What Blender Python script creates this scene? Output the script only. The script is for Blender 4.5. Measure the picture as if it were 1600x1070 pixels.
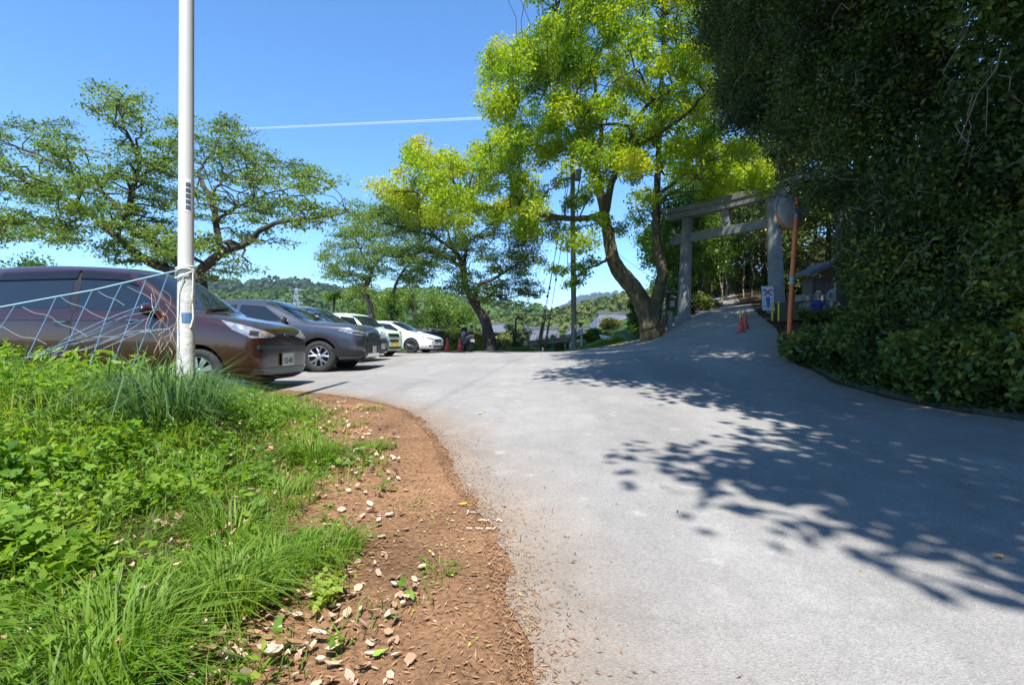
import bpy, bmesh, math, random
import numpy as np
from mathutils import Vector, Matrix, noise as mnoise
from mathutils.bvhtree import BVHTree
from mathutils.geometry import delaunay_2d_cdt

rad = math.radians
scene = bpy.context.scene
for o in list(bpy.data.objects):
    bpy.data.objects.remove(o, do_unlink=True)
COL = scene.collection

# ------------------------------------------------------------------ camera
cam_d = bpy.data.cameras.new('camera')
cam_d.sensor_width = 36.0
cam_d.lens = 18.0
cam_d.clip_start = 0.05
cam_d.clip_end = 40000
cam = bpy.data.objects.new('camera', cam_d)
cam.location = (0, 0, 1.0)
cam.rotation_euler = (rad(90), 0, 0)
COL.objects.link(cam)
scene.camera = cam

# ------------------------------------------------------------------ light
SUN_EL, SUN_AZ = rad(61), rad(-178)          # azimuth measured from +Y towards +X
world = bpy.data.worlds.new('World')
scene.world = world
world.use_nodes = True
wn = world.node_tree
wn.nodes.clear()
sky = wn.nodes.new('ShaderNodeTexSky')
sky.sky_type = 'NISHITA'
sky.sun_disc = False
sky.sun_elevation = SUN_EL
sky.sun_rotation = SUN_AZ
sky.altitude = 100
sky.air_density = 1.0
sky.dust_density = 0.0
sky.ozone_density = 10.0
bg = wn.nodes.new('ShaderNodeBackground')
bg.inputs['Strength'].default_value = 0.143
wo = wn.nodes.new('ShaderNodeOutputWorld')
hsv = wn.nodes.new('ShaderNodeHueSaturation')
hsv.inputs['Saturation'].default_value = 1.07
hsv.inputs['Hue'].default_value = .496
hsv.inputs['Value'].default_value = 1.04
wn.links.new(sky.outputs[0], hsv.inputs['Color'])
wn.links.new(hsv.outputs[0], bg.inputs[0])
wn.links.new(bg.outputs[0], wo.inputs[0])
sd = bpy.data.lights.new('sun', 'SUN')
sd.energy = 5.0
sd.angle = rad(0.53)
sd.color = (1.0, 0.97, 0.935)
sun = bpy.data.objects.new('sun', sd)
to_sun = Vector((math.sin(SUN_AZ) * math.cos(SUN_EL), math.cos(SUN_AZ) * math.cos(SUN_EL), math.sin(SUN_EL)))
sun.rotation_euler = to_sun.to_track_quat('Z', 'Y').to_euler()
sun.location = (-5, -10, 30)
COL.objects.link(sun)
vs = scene.view_settings
vs.view_transform = 'Standard'
vs.look = 'None'
vs.exposure = 0.95
vs.gamma = 1.0
vs.use_curve_mapping = False
scene.cycles.use_denoising = True
scene.cycles.max_bounces = 7
scene.cycles.diffuse_bounces = 3
scene.cycles.glossy_bounces = 3
scene.cycles.transmission_bounces = 4
scene.cycles.transparent_max_bounces = 4
scene.cycles.volume_bounces = 0
scene.cycles.caustics_reflective = False
scene.cycles.caustics_refractive = False

# ------------------------------------------------------------------ helpers
def P(px, py, d):
    """a point of the place from its bearing in the photograph and its distance"""
    return Vector(((px - 800) / 800 * d, d, 1.0 + (535 - py) / 800 * d))

def tag(o, label=None, cat=None, group=None, kind=None):
    if label: o['label'] = label
    if cat: o['category'] = cat
    if group: o['group'] = group
    if kind: o['kind'] = kind
    return o

def empty(name, loc=(0, 0, 0), rz=0.0):
    o = bpy.data.objects.new(name, None)
    o.location = loc
    o.rotation_euler = (0, 0, rz)
    o.empty_display_size = 0.2
    COL.objects.link(o)
    return o

def link_mesh(name, me, parent=None, loc=None):
    o = bpy.data.objects.new(name, me)
    COL.objects.link(o)
    if parent is not None: o.parent = parent
    if loc is not None: o.location = loc
    return o

def add_mats(me, mats):
    for m in (mats if isinstance(mats, (list, tuple)) else [mats]):
        me.materials.append(m)

def quad_mesh(name, V, F, mats, smooth=False, tint=None, vcol=None):
    V = np.asarray(V, dtype=np.float32); F = np.asarray(F, dtype=np.int32)
    me = bpy.data.meshes.new(name)
    n, k = F.shape
    me.vertices.add(len(V)); me.vertices.foreach_set('co', V.ravel())
    me.loops.add(n * k); me.loops.foreach_set('vertex_index', F.ravel())
    me.polygons.add(n); me.polygons.foreach_set('loop_start', np.arange(0, n * k, k, dtype=np.int32))
    if smooth: me.polygons.foreach_set('use_smooth', np.ones(n, dtype=bool))
    if tint is not None:
        a = me.attributes.new('tint', 'FLOAT', 'FACE'); a.data.foreach_set('value', np.asarray(tint, dtype=np.float32))
    if vcol is not None:
        a = me.attributes.new('gcol', 'FLOAT_COLOR', 'POINT')
        a.data.foreach_set('color', np.asarray(vcol, dtype=np.float32).ravel())
    add_mats(me, mats)
    me.update(calc_edges=True)
    return me

class MB:
    """collects small shapes into one mesh (one part)"""
    def __init__(s): s.v = []; s.f = []; s.m = []; s.cur = 0
    def add(s, verts, faces):
        b = len(s.v); s.v.extend([tuple(x) for x in verts])
        for f in faces: s.f.append([b + i for i in f]); s.m.append(s.cur)
        return s
    def box(s, c, size, rot=None, taper=1.0):
        x, y, z = size[0] / 2, size[1] / 2, size[2] / 2
        vs_ = [Vector((sx * x * (taper if sz > 0 else 1), sy * y * (taper if sz > 0 else 1), sz * z)) for sz in (-1, 1) for sx, sy in ((-1, -1), (1, -1), (1, 1), (-1, 1))]
        if rot is not None: vs_ = [rot @ q for q in vs_]
        c = Vector(c)
        return s.add([q + c for q in vs_], [(3, 2, 1, 0), (4, 5, 6, 7), (0, 1, 5, 4), (1, 2, 6, 5), (2, 3, 7, 6), (3, 0, 4, 7)])
    def tube(s, pts, r, n=8, cap=True):
        pts = [Vector(p) for p in pts]
        if not isinstance(r, (list, tuple, np.ndarray)): r = [r] * len(pts)
        rings = []; prev = None
        for i, p in enumerate(pts):
            t = (pts[min(i + 1, len(pts) - 1)] - pts[max(i - 1, 0)])
            if t.length < 1e-9: t = Vector((0, 0, 1))
            t.normalize()
            a = prev if prev is not None else (Vector((1, 0, 0)) if abs(t.x) < .8 else Vector((0, 1, 0)))
            a = (a - t * a.dot(t)).normalized(); prev = a
            b = t.cross(a)
            rings.append([p + (a * math.cos(k * 2 * math.pi / n) + b * math.sin(k * 2 * math.pi / n)) * r[i] for k in range(n)])
        vs_ = [q for g in rings for q in g]
        fs = [(i * n + k, i * n + (k + 1) % n, (i + 1) * n + (k + 1) % n, (i + 1) * n + k) for i in range(len(pts) - 1) for k in range(n)]
        if cap:
            fs.append(tuple(range(n - 1, -1, -1))); fs.append(tuple((len(pts) - 1) * n + k for k in range(n)))
        return s.add(vs_, fs)
    def lathe(s, prof, n=24, c=(0, 0, 0), rot=None):
        """prof: (radius, height) pairs about Z"""
        c = Vector(c); vs_ = []
        for r, h in prof:
            for k in range(n):
                q = Vector((r * math.cos(2 * math.pi * k / n), r * math.sin(2 * math.pi * k / n), h))
                vs_.append((rot @ q if rot is not None else q) + c)
        fs = [(i * n + k, i * n + (k + 1) % n, (i + 1) * n + (k + 1) % n, (i + 1) * n + k) for i in range(len(prof) - 1) for k in range(n)]
        return s.add(vs_, fs)
    def prism(s, poly, origin, u, v, t):
        """polygon in plane (u,v) given thickness vector t"""
        origin, u, v, t = Vector(origin), Vector(u), Vector(v), Vector(t)
        a = [origin + u * p[0] + v * p[1] for p in poly]; n = len(a)
        return s.add(a + [q + t for q in a], [tuple(range(n - 1, -1, -1)), tuple(range(n, 2 * n))] + [(i, (i + 1) % n, n + (i + 1) % n, n + i) for i in range(n)])
    def build(s, name, mats, parent=None, origin=(0, 0, 0), smooth=False, bevel=0):
        me = bpy.data.meshes.new(name)
        o_ = Vector(origin)
        me.from_pydata([Vector(q) - o_ for q in s.v], [], s.f)
        add_mats(me, mats)
        if isinstance(mats, (list, tuple)) and len(mats) > 1: me.polygons.foreach_set('material_index', s.m)
        bm = bmesh.new(); bm.from_mesh(me)
        if bevel: bmesh.ops.bevel(bm, geom=list(bm.edges), offset=bevel, segments=2, affect='EDGES', clamp_overlap=True)
        bmesh.ops.recalc_face_normals(bm, faces=bm.faces); bm.to_mesh(me); bm.free()
        if smooth:
            me.polygons.foreach_set('use_smooth', [True] * len(me.polygons))
            try: me.set_sharp_from_angle(angle=rad(40))
            except Exception: pass
        me.update()
        return link_mesh(name, me, parent)

def catmull(pts, per=5):
    pts = [Vector(p) for p in pts]
    if len(pts) < 3: return [pts[0].lerp(pts[-1], i / per) for i in range(per + 1)]
    ext = [pts[0] * 2 - pts[1]] + pts + [pts[-1] * 2 - pts[-2]]; out = []
    for i in range(1, len(ext) - 2):
        a, b, c, d = ext[i - 1:i + 3]
        for k in range(per):
            t = k / per
            out.append(0.5 * ((2 * b) + (c - a) * t + (2 * a - 5 * b + 4 * c - d) * t * t + (3 * b - a - 3 * c + d) * t ** 3))
    out.append(pts[-1]); return out

def in_poly(x, y, poly):
    x = np.asarray(x, float); y = np.asarray(y, float); r = np.zeros(x.shape, bool); n = len(poly)
    for i in range(n):
        x0, y0 = poly[i]; x1, y1 = poly[(i + 1) % n]
        if y0 == y1: continue
        r ^= ((y0 > y) != (y1 > y)) & (x < (x1 - x0) * (y - y0) / (y1 - y0) + x0)
    return r

def sstep(x, a, b):
    t = np.clip((np.asarray(x, float) - a) / (b - a), 0, 1); return t * t * (3 - 2 * t)

# ------------------------------------------------------------------ materials
MATS = {}
def nt_new(name):
    m = bpy.data.materials.new(name); m.use_nodes = True
    nt = m.node_tree; b = nt.nodes['Principled BSDF']
    return m, nt, b
def mat(name, col, rough=.6, metal=0.0, var=.15, scale=6.0, bump=0.0, bscale=30.0, col2=None, coat=0.0, spec=.5, stretch=None, emit=None):
    if name in MATS: return MATS[name]
    m, nt, b = nt_new(name); N = nt.nodes; Lk = nt.links
    tc = N.new('ShaderNodeTexCoord'); src = tc.outputs['Object']
    if stretch:
        mp = N.new('ShaderNodeMapping'); mp.inputs['Scale'].default_value = stretch
        Lk.new(src, mp.inputs[0]); src = mp.outputs[0]
    nz = N.new('ShaderNodeTexNoise'); nz.inputs['Scale'].default_value = scale; nz.inputs['Detail'].default_value = 5
    Lk.new(src, nz.inputs['Vector'])
    cr = N.new('ShaderNodeValToRGB')
    c = np.array(col[:3]); c2 = np.array(col2[:3]) if col2 is not None else None
    cr.color_ramp.elements[0].position = .3; cr.color_ramp.elements[1].position = .7
    cr.color_ramp.elements[0].color = (*np.clip(c * (1 - var), 0, 1), 1)
    cr.color_ramp.elements[1].color = (*(np.clip(c * (1 + var), 0, 1) if c2 is None else c2), 1)
    Lk.new(nz.outputs['Fac'], cr.inputs[0]); Lk.new(cr.outputs[0], b.inputs['Base Color'])
    b.inputs['Roughness'].default_value = rough; b.inputs['Metallic'].default_value = metal
    b.inputs['Specular IOR Level'].default_value = spec
    if coat: b.inputs['Coat Weight'].default_value = coat; b.inputs['Coat Roughness'].default_value = .04
    if bump:
        n2 = N.new('ShaderNodeTexNoise'); n2.inputs['Scale'].default_value = bscale; n2.inputs['Detail'].default_value = 6
        Lk.new(src, n2.inputs['Vector'])
        bp = N.new('ShaderNodeBump'); bp.inputs['Strength'].default_value = bump; bp.inputs['Distance'].default_value = .02
        Lk.new(n2.outputs['Fac'], bp.inputs['Height']); Lk.new(bp.outputs[0], b.inputs['Normal'])
    MATS[name] = m; return m

def leaf_mat(name, cols, trans=.45, rough=.45, spec=.4):
    """cols: colours along the leaf's own tint value 0..1"""
    if name in MATS: return MATS[name]
    m, nt, b = nt_new(name); N = nt.nodes; Lk = nt.links
    at = N.new('ShaderNodeAttribute'); at.attribute_name = 'tint'
    cr = N.new('ShaderNodeValToRGB'); el = cr.color_ramp.elements
    while len(el) < len(cols): el.new(.5)
    for i, c in enumerate(cols):
        el[i].position = i / (len(cols) - 1); el[i].color = (*c, 1)
    Lk.new(at.outputs['Fac'], cr.inputs[0]); Lk.new(cr.outputs[0], b.inputs['Base Color'])
    b.inputs['Roughness'].default_value = rough; b.inputs['Specular IOR Level'].default_value = spec
    tr = N.new('ShaderNodeBsdfTranslucent'); hs = N.new('ShaderNodeHueSaturation')
    hs.inputs['Hue'].default_value = .485; hs.inputs['Saturation'].default_value = 1.1; hs.inputs['Value'].default_value = 1.25
    Lk.new(cr.outputs[0], hs.inputs['Color']); Lk.new(hs.outputs[0], tr.inputs[0])
    mx = N.new('ShaderNodeMixShader'); mx.inputs[0].default_value = trans
    Lk.new(b.outputs[0], mx.inputs[1]); Lk.new(tr.outputs[0], mx.inputs[2])
    Lk.new(mx.outputs[0], N['Material Output'].inputs['Surface'])
    MATS[name] = m; return m

# ------------------------------------------------------------------ leaves, blades, branches
def unit(a): return a / np.maximum(np.linalg.norm(a, axis=1, keepdims=True), 1e-9)
def leaf_cloud(C, L, W, rng, up=.6, droop=.25, fold=.12, lvar=.35):
    C = np.asarray(C, float); n_ = len(C)
    nrm = rng.normal(size=(n_, 3)); nrm[:, 2] += up * 2; nrm = unit(nrm)
    d = unit(np.cross(nrm, rng.normal(size=(n_, 3)))); d[:, 2] -= droop; d = unit(d)
    s = unit(np.cross(d, nrm)); nrm = np.cross(s, d)
    ln = L * (1 + lvar * rng.uniform(-1, 1, (n_, 1))); w = ln * (W / L)
    mid = C + d * ln * -.05 + nrm * w * fold
    V = np.stack([C - d * ln / 2, mid + s * w / 2, C + d * ln / 2, mid - s * w / 2], 1).reshape(-1, 3)
    return V, np.arange(4 * n_).reshape(n_, 4)
def blades(B, h, w, rng, lean=.45, dirs=None, curl=.5):
    n_ = len(B); B = np.asarray(B, float)
    a = rng.uniform(0, 2 * np.pi, n_) if dirs is None else dirs
    hd = np.stack([np.cos(a), np.sin(a), np.zeros(n_)], 1)
    sd_ = np.stack([-np.sin(a + rng.normal(0, .5, n_)), np.cos(a), np.zeros(n_)], 1)
    hh = (h * rng.uniform(.5, 1.25, n_))[:, None]; ww = (w * rng.uniform(.6, 1.3, n_))[:, None]
    le = (lean * rng.uniform(.2, 1.4, n_))[:, None]
    up = np.array([[0, 0, 1.0]])
    m = B + up * hh * .6 + hd * hh * le * .35
    t = B + up * hh * (1 - curl * le * .6) + hd * hh * le * (1 + curl * .4)
    V = np.stack([B - sd_ * ww / 2, B + sd_ * ww / 2, m + sd_ * ww * .42, m - sd_ * ww * .42, t + sd_ * ww * .05, t - sd_ * ww * .05], 1).reshape(-1, 3)
    k = np.arange(n_)[:, None] * 6
    F = np.concatenate([k + np.array([[0, 1, 2, 3]]), k + np.array([[3, 2, 4, 5]])], 0)
    return V, F

def tubes_np(paths, n=5):
    """many tapered tubes -> one quad soup; paths: list of (pts Nx3, r0, r1)"""
    Vs = []; Fs = []; b = 0
    ang = np.arange(n) * 2 * np.pi / n
    for pts, r0, r1 in paths:
        p = np.asarray(pts, float); m = len(p)
        if m < 2: continue
        t = unit(np.gradient(p, axis=0))
        ref = np.tile(np.array([[.31, .95, .05]]), (m, 1)); a = unit(np.cross(t, ref)); c = np.cross(t, a)
        r = np.linspace(r0, r1, m)[:, None, None]
        if r0 > .15 and n >= 7:
            q_ = np.array([[mnoise.noise(Vector((math.cos(w) * 1.9 + pp[0], math.sin(w) * 1.9 + pp[1], pp[2] * .55))) + .6 * mnoise.noise(Vector((math.cos(w) * 4.2, math.sin(w) * 4.2, pp[2] * 1.1 + pp[0]))) for w in ang] for pp in p]); r = r * (1 + .16 * q_[:, :, None])
        ring = p[:, None, :] + r * (a[:, None, :] * np.cos(ang)[None, :, None] + c[:, None, :] * np.sin(ang)[None, :, None])
        Vs.append(ring.reshape(-1, 3))
        i = np.arange(m - 1)[:, None] * n; k = np.arange(n)[None, :]
        Fs.append((b + np.stack([i + k, i + (k + 1) % n, i + n + (k + 1) % n, i + n + k], 2)).reshape(-1, 4)); b += m * n
    return np.concatenate(Vs), np.concatenate(Fs)

def wiggle(a, b, rng, k=5, amp=.12, sag=0.0):
    a = np.asarray(a, float); b = np.asarray(b, float); t = np.linspace(0, 1, k)[:, None]
    L = np.linalg.norm(b - a)
    p = a + (b - a) * t + rng.normal(0, amp * L, (k, 3)) * np.sin(np.pi * t) * .6
    p[:, 2] += sag * L * np.sin(np.pi * t[:, 0])
    return p

def make_tree(name, base, limbs, clumps, lmat, bmat, label, cat='tree', group=None, seed=1, leaf=(.09, .045), per=700,
              twigs=7, up=.6, droop=.25, shell=.45, sides=9, gap=0.0, bthick=.012):
    """limbs: (points, r0, r1) in world space. clumps: (centre, (rx,ry,rz), tint, density)"""
    rng = np.random.default_rng(seed); base = Vector(base)
    paths = []; samp = []
    for pts, r0, r1 in limbs:
        c = np.array([tuple(q) for q in catmull(pts, 6)])
        c[1:-1] += rng.normal(0, .012 if r0 > .15 else .02 + r1 * .15, c[1:-1].shape)
        paths.append((c, r0, r1)); rr = np.linspace(r0, r1, len(c))
        samp += [(q, r_) for q, r_ in zip(c[2:], rr[2:])]
    SP = np.array([q for q, _ in samp]); SR = np.array([r_ for _, r_ in samp])
    small = []; LC = []; LT = []
    for (c, R, tint, dens) in clumps:
        c = np.asarray(c, float); R = np.asarray(R, float)
        dlt = SP - c; dist = np.linalg.norm(dlt * np.array([1, 1, 1.0]), axis=1) + np.maximum(dlt[:, 2], 0) * .8
        j = int(np.argmin(dist)); r0 = min(SR[j] * .7, .014 + bthick * dist[j])
        br = wiggle(SP[j], c, rng, 6, .1, .05); small.append((br, r0, .012))
        n_ = max(8, int(per * dens))
        ends = []
        for _ in range(twigs):
            e = unit(rng.normal(size=(1, 3)))[0] * R * rng.uniform(.6, 1.0) + c
            s0 = br[rng.integers(3, 6)]
            tw = wiggle(s0, e, rng, 4, .1); small.append((tw, .010, .003)); ends.append(tw)
        E = np.array(ends)                       # twigs,4,3
        n1 = int(n_ * (1 - shell)); n2 = n_ - n1
        ti = rng.integers(0, twigs, n1); tt = rng.uniform(.2, 1, n1) * 2.999; i0 = tt.astype(int); fr = (tt - i0)[:, None]
        p1 = E[ti, i0] * (1 - fr) + E[ti, i0 + 1] * fr + rng.normal(0, 1, (n1, 3)) * R * .16
        p2 = c + unit(rng.normal(size=(n2, 3))) * R * (rng.uniform(0, 1, (n2, 1)) ** .45)
        pp = np.concatenate([p1, p2])
        if gap:
            keep = np.array([mnoise.noise(Vector(q * 1.7)) > gap - .6 for q in pp]); pp = pp[keep]
        lt = np.clip(tint + rng.normal(0, .13, len(pp)), 0, .84 if lmat.name == 'leaf_evergreen' else 1)
        if lmat.name == 'leaf_evergreen': lt[rng.uniform(0, 1, len(pp)) < .004] = 1
        LC.append(pp); LT.append(lt)
    root = empty(name, base); tag(root, label, cat, group)
    bo = np.array(base)
    V, F = tubes_np(paths, sides)
    link_mesh('trunk', quad_mesh('trunk', V - bo, F, bmat, smooth=True), root)
    V, F = tubes_np(small, 4)
    tag(link_mesh('branches', quad_mesh('branches', V - bo, F, bmat, smooth=True), root), kind='stuff')
    C = np.concatenate(LC); T = np.concatenate(LT)
    V, F = leaf_cloud(C, leaf[0], leaf[1], rng, up=up, droop=droop)
    tag(link_mesh('crown', quad_mesh('crown', V - bo, F, lmat, tint=T), root), kind='stuff')
    return root

def limb_px(limbs):
    out = []
    for pts, a, b in limbs[1:]:
        for q in catmull(pts, 8)[6:]: out.append((800 + q.x / q.y * 800, 535 - (q.z - 1) / q.y * 800, q.y))
    return np.array(out)

def poly_clumps(poly, n, dep, dspread, rad_, flat, rng, mind=.0, near=None, nd=40.0, tint=.5, tvar=.15, dens=1.0, tintfn=None, depfn=None):
    xs = [p[0] for p in poly]; ys = [p[1] for p in poly]; out = []; tries = 0; pts = []
    while len(out) < n and tries < n * 60:
        tries += 1
        x = rng.uniform(min(xs), max(xs)); y = rng.uniform(min(ys), max(ys))
        if not in_poly([x], [y], poly)[0]: continue
        d = (depfn(x, y) if depfn else dep) + rng.normal(0, dspread)
        if near is not None:                                  # sprays follow the limbs
            q = near[np.argmin((near[:, 0] - x) ** 2 + (near[:, 1] - y - 8) ** 2)]
            if math.hypot(q[0] - x, q[1] - y - 8) > nd * rng.uniform(.2, 1.0): continue
            d = q[2] + rng.normal(0, dspread)
        if mind and any((x - a) ** 2 + (y - b) ** 2 < mind ** 2 and abs(d - e) < 2.0 for a, b, e in pts): continue
        pts.append((x, y, d)); r_ = rad_ * rng.uniform(.7, 1.3)
        t = (tintfn(x, y) if tintfn else tint) + rng.normal(0, tvar)
        out.append((P(x, y, d), (r_, r_, r_ * flat), float(np.clip(t, 0, 1)), dens * rng.uniform(.6, 1.3) * (r_ / rad_) ** 2))
    return out
# ------------------------------------------------------------------ terrain
CP = np.array([(0, 0, 0), (-3, 0, .08), (3, 0, 0), (0, -8, -.35), (8, -8, -.3), (-9, -8, -.2), (-9, 0, .1), (0, 3, .16), (2, 4, .2), (8, 0, .05),
    (5.2, 5.2, .19), (4.9, 6.2, .225), (4.75, 7.6, .39), (5.9, 11, .86), (0, 7, .35), (-2, 6.5, .3), (-3.5, 7, .3), (-6, 6.8, .29), (-4, 11.2, .35),
    (-9, 11, .35), (-9, 7, .28), (-4, 18, .48), (-4, 24, .52), (-9, 20, .5), (-9, 25, .5), (3.6, 30, .55), (7.3, 27, 1.17), (0, 29, .5), (-5, 29, .5),
    (9, 20, 1.5), (10.5, 17, 1.4), (11.9, 23, 2.35), (9.2, 27, 2.28), (15.3, 35, 3.45), (13, 42, 3.9), (20, 30, 4.0), (20, 42, 5.4), (14.5, 23, 2.6),
    (13, 18, 1.9), (9, 11, 1.1), (9, 6, .5), (8, 36, 2.0), (3, 36, .1), (-5, 36, -.1), (-12, 32, .2), (-16, 15, .2), (-16, 3, .1)], float)
def tps_fit(c, lam=.02):
    n_ = len(c); d = np.linalg.norm(c[:, None, :2] - c[None, :, :2], axis=2); K = np.where(d > 0, d * d * np.log(np.maximum(d, 1e-9)), 0) + lam * np.eye(n_)
    Pm = np.hstack([np.ones((n_, 1)), c[:, :2]]); A = np.block([[K, Pm], [Pm.T, np.zeros((3, 3))]])
    return np.linalg.solve(A, np.concatenate([c[:, 2], np.zeros(3)]))
TW = tps_fit(CP)
def tps(x, y):
    q = np.stack([x.ravel(), y.ravel()], 1); out = np.empty(len(q))
    for i in range(0, len(q), 20000):
        k = q[i:i + 20000]; d = np.linalg.norm(k[:, None] - CP[None, :, :2], axis=2)
        out[i:i + 20000] = np.where(d > 0, d * d * np.log(np.maximum(d, 1e-9)), 0) @ TW[:-3] + TW[-3] + k @ TW[-2:]
    return out.reshape(x.shape)
RIGHT = [(6.0, -9), (5.9, -6), (5.6, 2), (5.3, 5), (4.95, 6.2), (4.8, 7.6), (5.2, 9.5), (5.9, 11.3), (6.8, 13), (8.2, 15.5), (9.8, 19), (10.8, 22), (11.75, 25), (14, 30), (16.5, 37), (19, 44)]
def xedge(y): return np.interp(y, [p[1] for p in RIGHT], [p[0] for p in RIGHT])
def sn(x, y, f, s=0.0): return np.sin(x * f + 1.3 + s) * np.cos(y * f * 1.13 - .7 + s) + .5 * np.sin(x * f * 2.3 - y * f * 1.9 + s)
def H(x, y):
    x = np.asarray(x, float); y = np.asarray(y, float); shp = np.broadcast(x, y).shape
    x = np.broadcast_to(x, shp).astype(float).reshape(-1); y = np.broadcast_to(y, shp).astype(float).reshape(-1)
    near = tps(np.clip(x, -16, 21), np.clip(y, -10, 44))
    dx = np.maximum(np.maximum(-14 - x, x - 20), 0); dy = np.maximum(np.maximum(-9 - y, y - 43), 0)
    w = 1 - sstep(np.hypot(dx, dy), 0, 16)
    outer = -.3 + sstep(x, 8, 45) * 16 * (1 - sstep(y, 55, 130)) + .25 * sn(x, y, .03)
    z = near * w + outer * (1 - w)
    bank = np.clip((x - xedge(y) - .55) * .75, 0, 6) * (1 - sstep(y, 10.6, 13.4)) * sstep(y, -40, -20)
    z = z + bank
    # grassy bank on the left of the lane
    ml = sstep(-x, .5, 2.2) * (1 - sstep(y, 4.6, 6.2)) * sstep(y, -6, -1)
    ex = np.interp(y, [p[1] for p in LEFT[:19]], [p[0] for p in LEFT[:19]])
    z = z + .10 * ml + .12 * sstep(-x, 1.6, 3.2) * sstep(y, 1.8, 3.2) * (1 - sstep(y, 4.4, 5.6)) + .02 * sn(x, y, 3.1) * sstep(ex - x, .25, .9) * (1 - sstep(y, 5.5, 7))
    return z.reshape(shp)
def Hs(x, y): return float(H(np.array([x]), np.array([y]))[0])

LEFT = [(.35, -9), (.2, -2), (.12, 0), (.07, 1.0), (.05, 1.4), (-.02, 1.9), (-.08, 2.36), (-.2, 2.75), (-.34, 3.1), (-.46, 3.6), (-.62, 4.2), (-.84, 4.74), (-1.15, 5.4),
        (-1.55, 5.97), (-2.0, 6.45), (-2.5, 6.85), (-3.2, 7.3), (-4.2, 7.7), (-7, 8.6), (-12, 9.2), (-13.5, 12), (-13.5, 22), (-12, 27.4), (-6, 28.3), (-2.5, 29.2), (0.5, 30.2), (3.3, 30.9),
        (4.8, 30.2), (6.0, 28.9), (7.2, 27.9), (8.5, 27.6), (9.9, 30), (12.9, 38), (15, 44)]
rg = random.Random(5)
def ragged(pl, amp, step=.11, stop=19):
    out = []
    for i in range(len(pl) - 1):
        a, b = Vector(pl[i]), Vector(pl[i + 1]); L = (b - a).length
        k = max(1, int(L / (step if i < stop else .8))); nrm = Vector((-(b - a).y, (b - a).x)).normalized()
        for j in range(k):
            q = a.lerp(b, j / k); w_ = mnoise.noise(Vector((q.x * 1.6, q.y * 1.6, 3))) * amp * 1.6 + mnoise.noise(Vector((q.x * 6, q.y * 6, 1))) * amp + rg.uniform(-.2, .2) * amp
            out.append(q + nrm * (w_ if i < stop else w_ * .6))
    out.append(Vector(pl[-1])); return out
road_poly = [tuple(p) for p in ragged(LEFT, .055)] + [tuple(p) for p in ragged(RIGHT[::-1], .05, .4, 99)]

def gnode_ground():
    m, nt, b = nt_new('ground_soil'); N = nt.nodes; Lk = nt.links
    at = N.new('ShaderNodeAttribute'); at.attribute_name = 'gcol'
    tc = N.new('ShaderNodeTexCoord')
    n1 = N.new('ShaderNodeTexNoise'); n1.inputs['Scale'].default_value = 2.2; n1.inputs['Detail'].default_value = 8
    n2 = N.new('ShaderNodeTexNoise'); n2.inputs['Scale'].default_value = 55; n2.inputs['Detail'].default_value = 8; n2.inputs['Roughness'].default_value = .7
    for q in (n1, n2): Lk.new(tc.outputs['Object'], q.inputs['Vector'])
    def ramp(src, a, c0, c1, p0=.3, p1=.7):
        r = N.new('ShaderNodeValToRGB'); r.color_ramp.elements[0].color = (*c0, 1); r.color_ramp.elements[1].color = (*c1, 1)
        r.color_ramp.elements[0].position = p0; r.color_ramp.elements[1].position = p1; Lk.new(src, r.inputs[0]); return r.outputs[0]
    r1 = ramp(n1.outputs['Fac'], 0, (.62, .6, .58), (1.3, 1.28, 1.22))
    r2 = ramp(n2.outputs['Fac'], 0, (.45, .42, .4), (1.6, 1.55, 1.45))
    def mul(a, c):
        x = N.new('ShaderNodeMix'); x.data_type = 'RGBA'; x.blend_type = 'MULTIPLY'; x.inputs[0].default_value = 1
        Lk.new(a, x.inputs[6]); Lk.new(c, x.inputs[7]); return x.outputs[2]
    Lk.new(mul(mul(at.outputs['Color'], r1), r2), b.inputs['Base Color'])
    b.inputs['Roughness'].default_value = .95; b.inputs['Specular IOR Level'].default_value = .15
    bp = N.new('ShaderNodeBump'); bp.inputs['Strength'].default_value = .9; bp.inputs['Distance'].default_value = .02
    Lk.new(n2.outputs['Fac'], bp.inputs['Height']); Lk.new(bp.outputs[0], b.inputs['Normal'])
    return m

def axis(dense0, dense1, step, lo, hi, g=1.16):
    a = list(np.arange(dense0, dense1 + 1e-6, step)); s = step; x = dense0
    left = []
    while x > lo: s *= g; x -= s; left.append(x)
    s = step; x = dense1; right = []
    while x < hi: s *= g; x += s; right.append(x)
    return np.array(left[::-1] + a + right)
gx = axis(-9, 12, .16, -5000, 5000); gy = axis(-1, 16, .16, -3000, 6000)
GX, GY = np.meshgrid(gx, gy); GZ = H(GX, GY)
inr = in_poly(GX.ravel(), GY.ravel(), road_poly).reshape(GX.shape)
bq_ = np.array(road_poly)
GZ2 = GZ - .0
ci = np.argwhere(inr)
for i, j in ci:
    GZ2[i, j] -= .05 * min(1.0, max(0.0, (np.sqrt(np.min((bq_[:, 0] - GX[i, j]) ** 2 + (bq_[:, 1] - GY[i, j]) ** 2)) - .10) / .25))
brown = np.array([.25, .148, .085]); olive = np.array([.062, .075, .02]); litter = np.array([.075, .05, .028]); gravel = np.array([.30, .26, .215]); field = np.array([.07, .12, .03])
c = np.tile(field, GX.shape + (1,))
def blend(c, col, w): return c * (1 - w[..., None]) + col * w[..., None]
c = blend(c, gravel, sstep(GY, 7.2, 8.6) * (1 - sstep(GY, 28.2, 29)) * sstep(GX, -16, -14) * (1 - sstep(GX, 3, 5)))
c = blend(c, brown, (1 - sstep(GY, 7.2, 8.6)) * sstep(GX, -14, -9) * sstep(GY, -14, -8))
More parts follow.
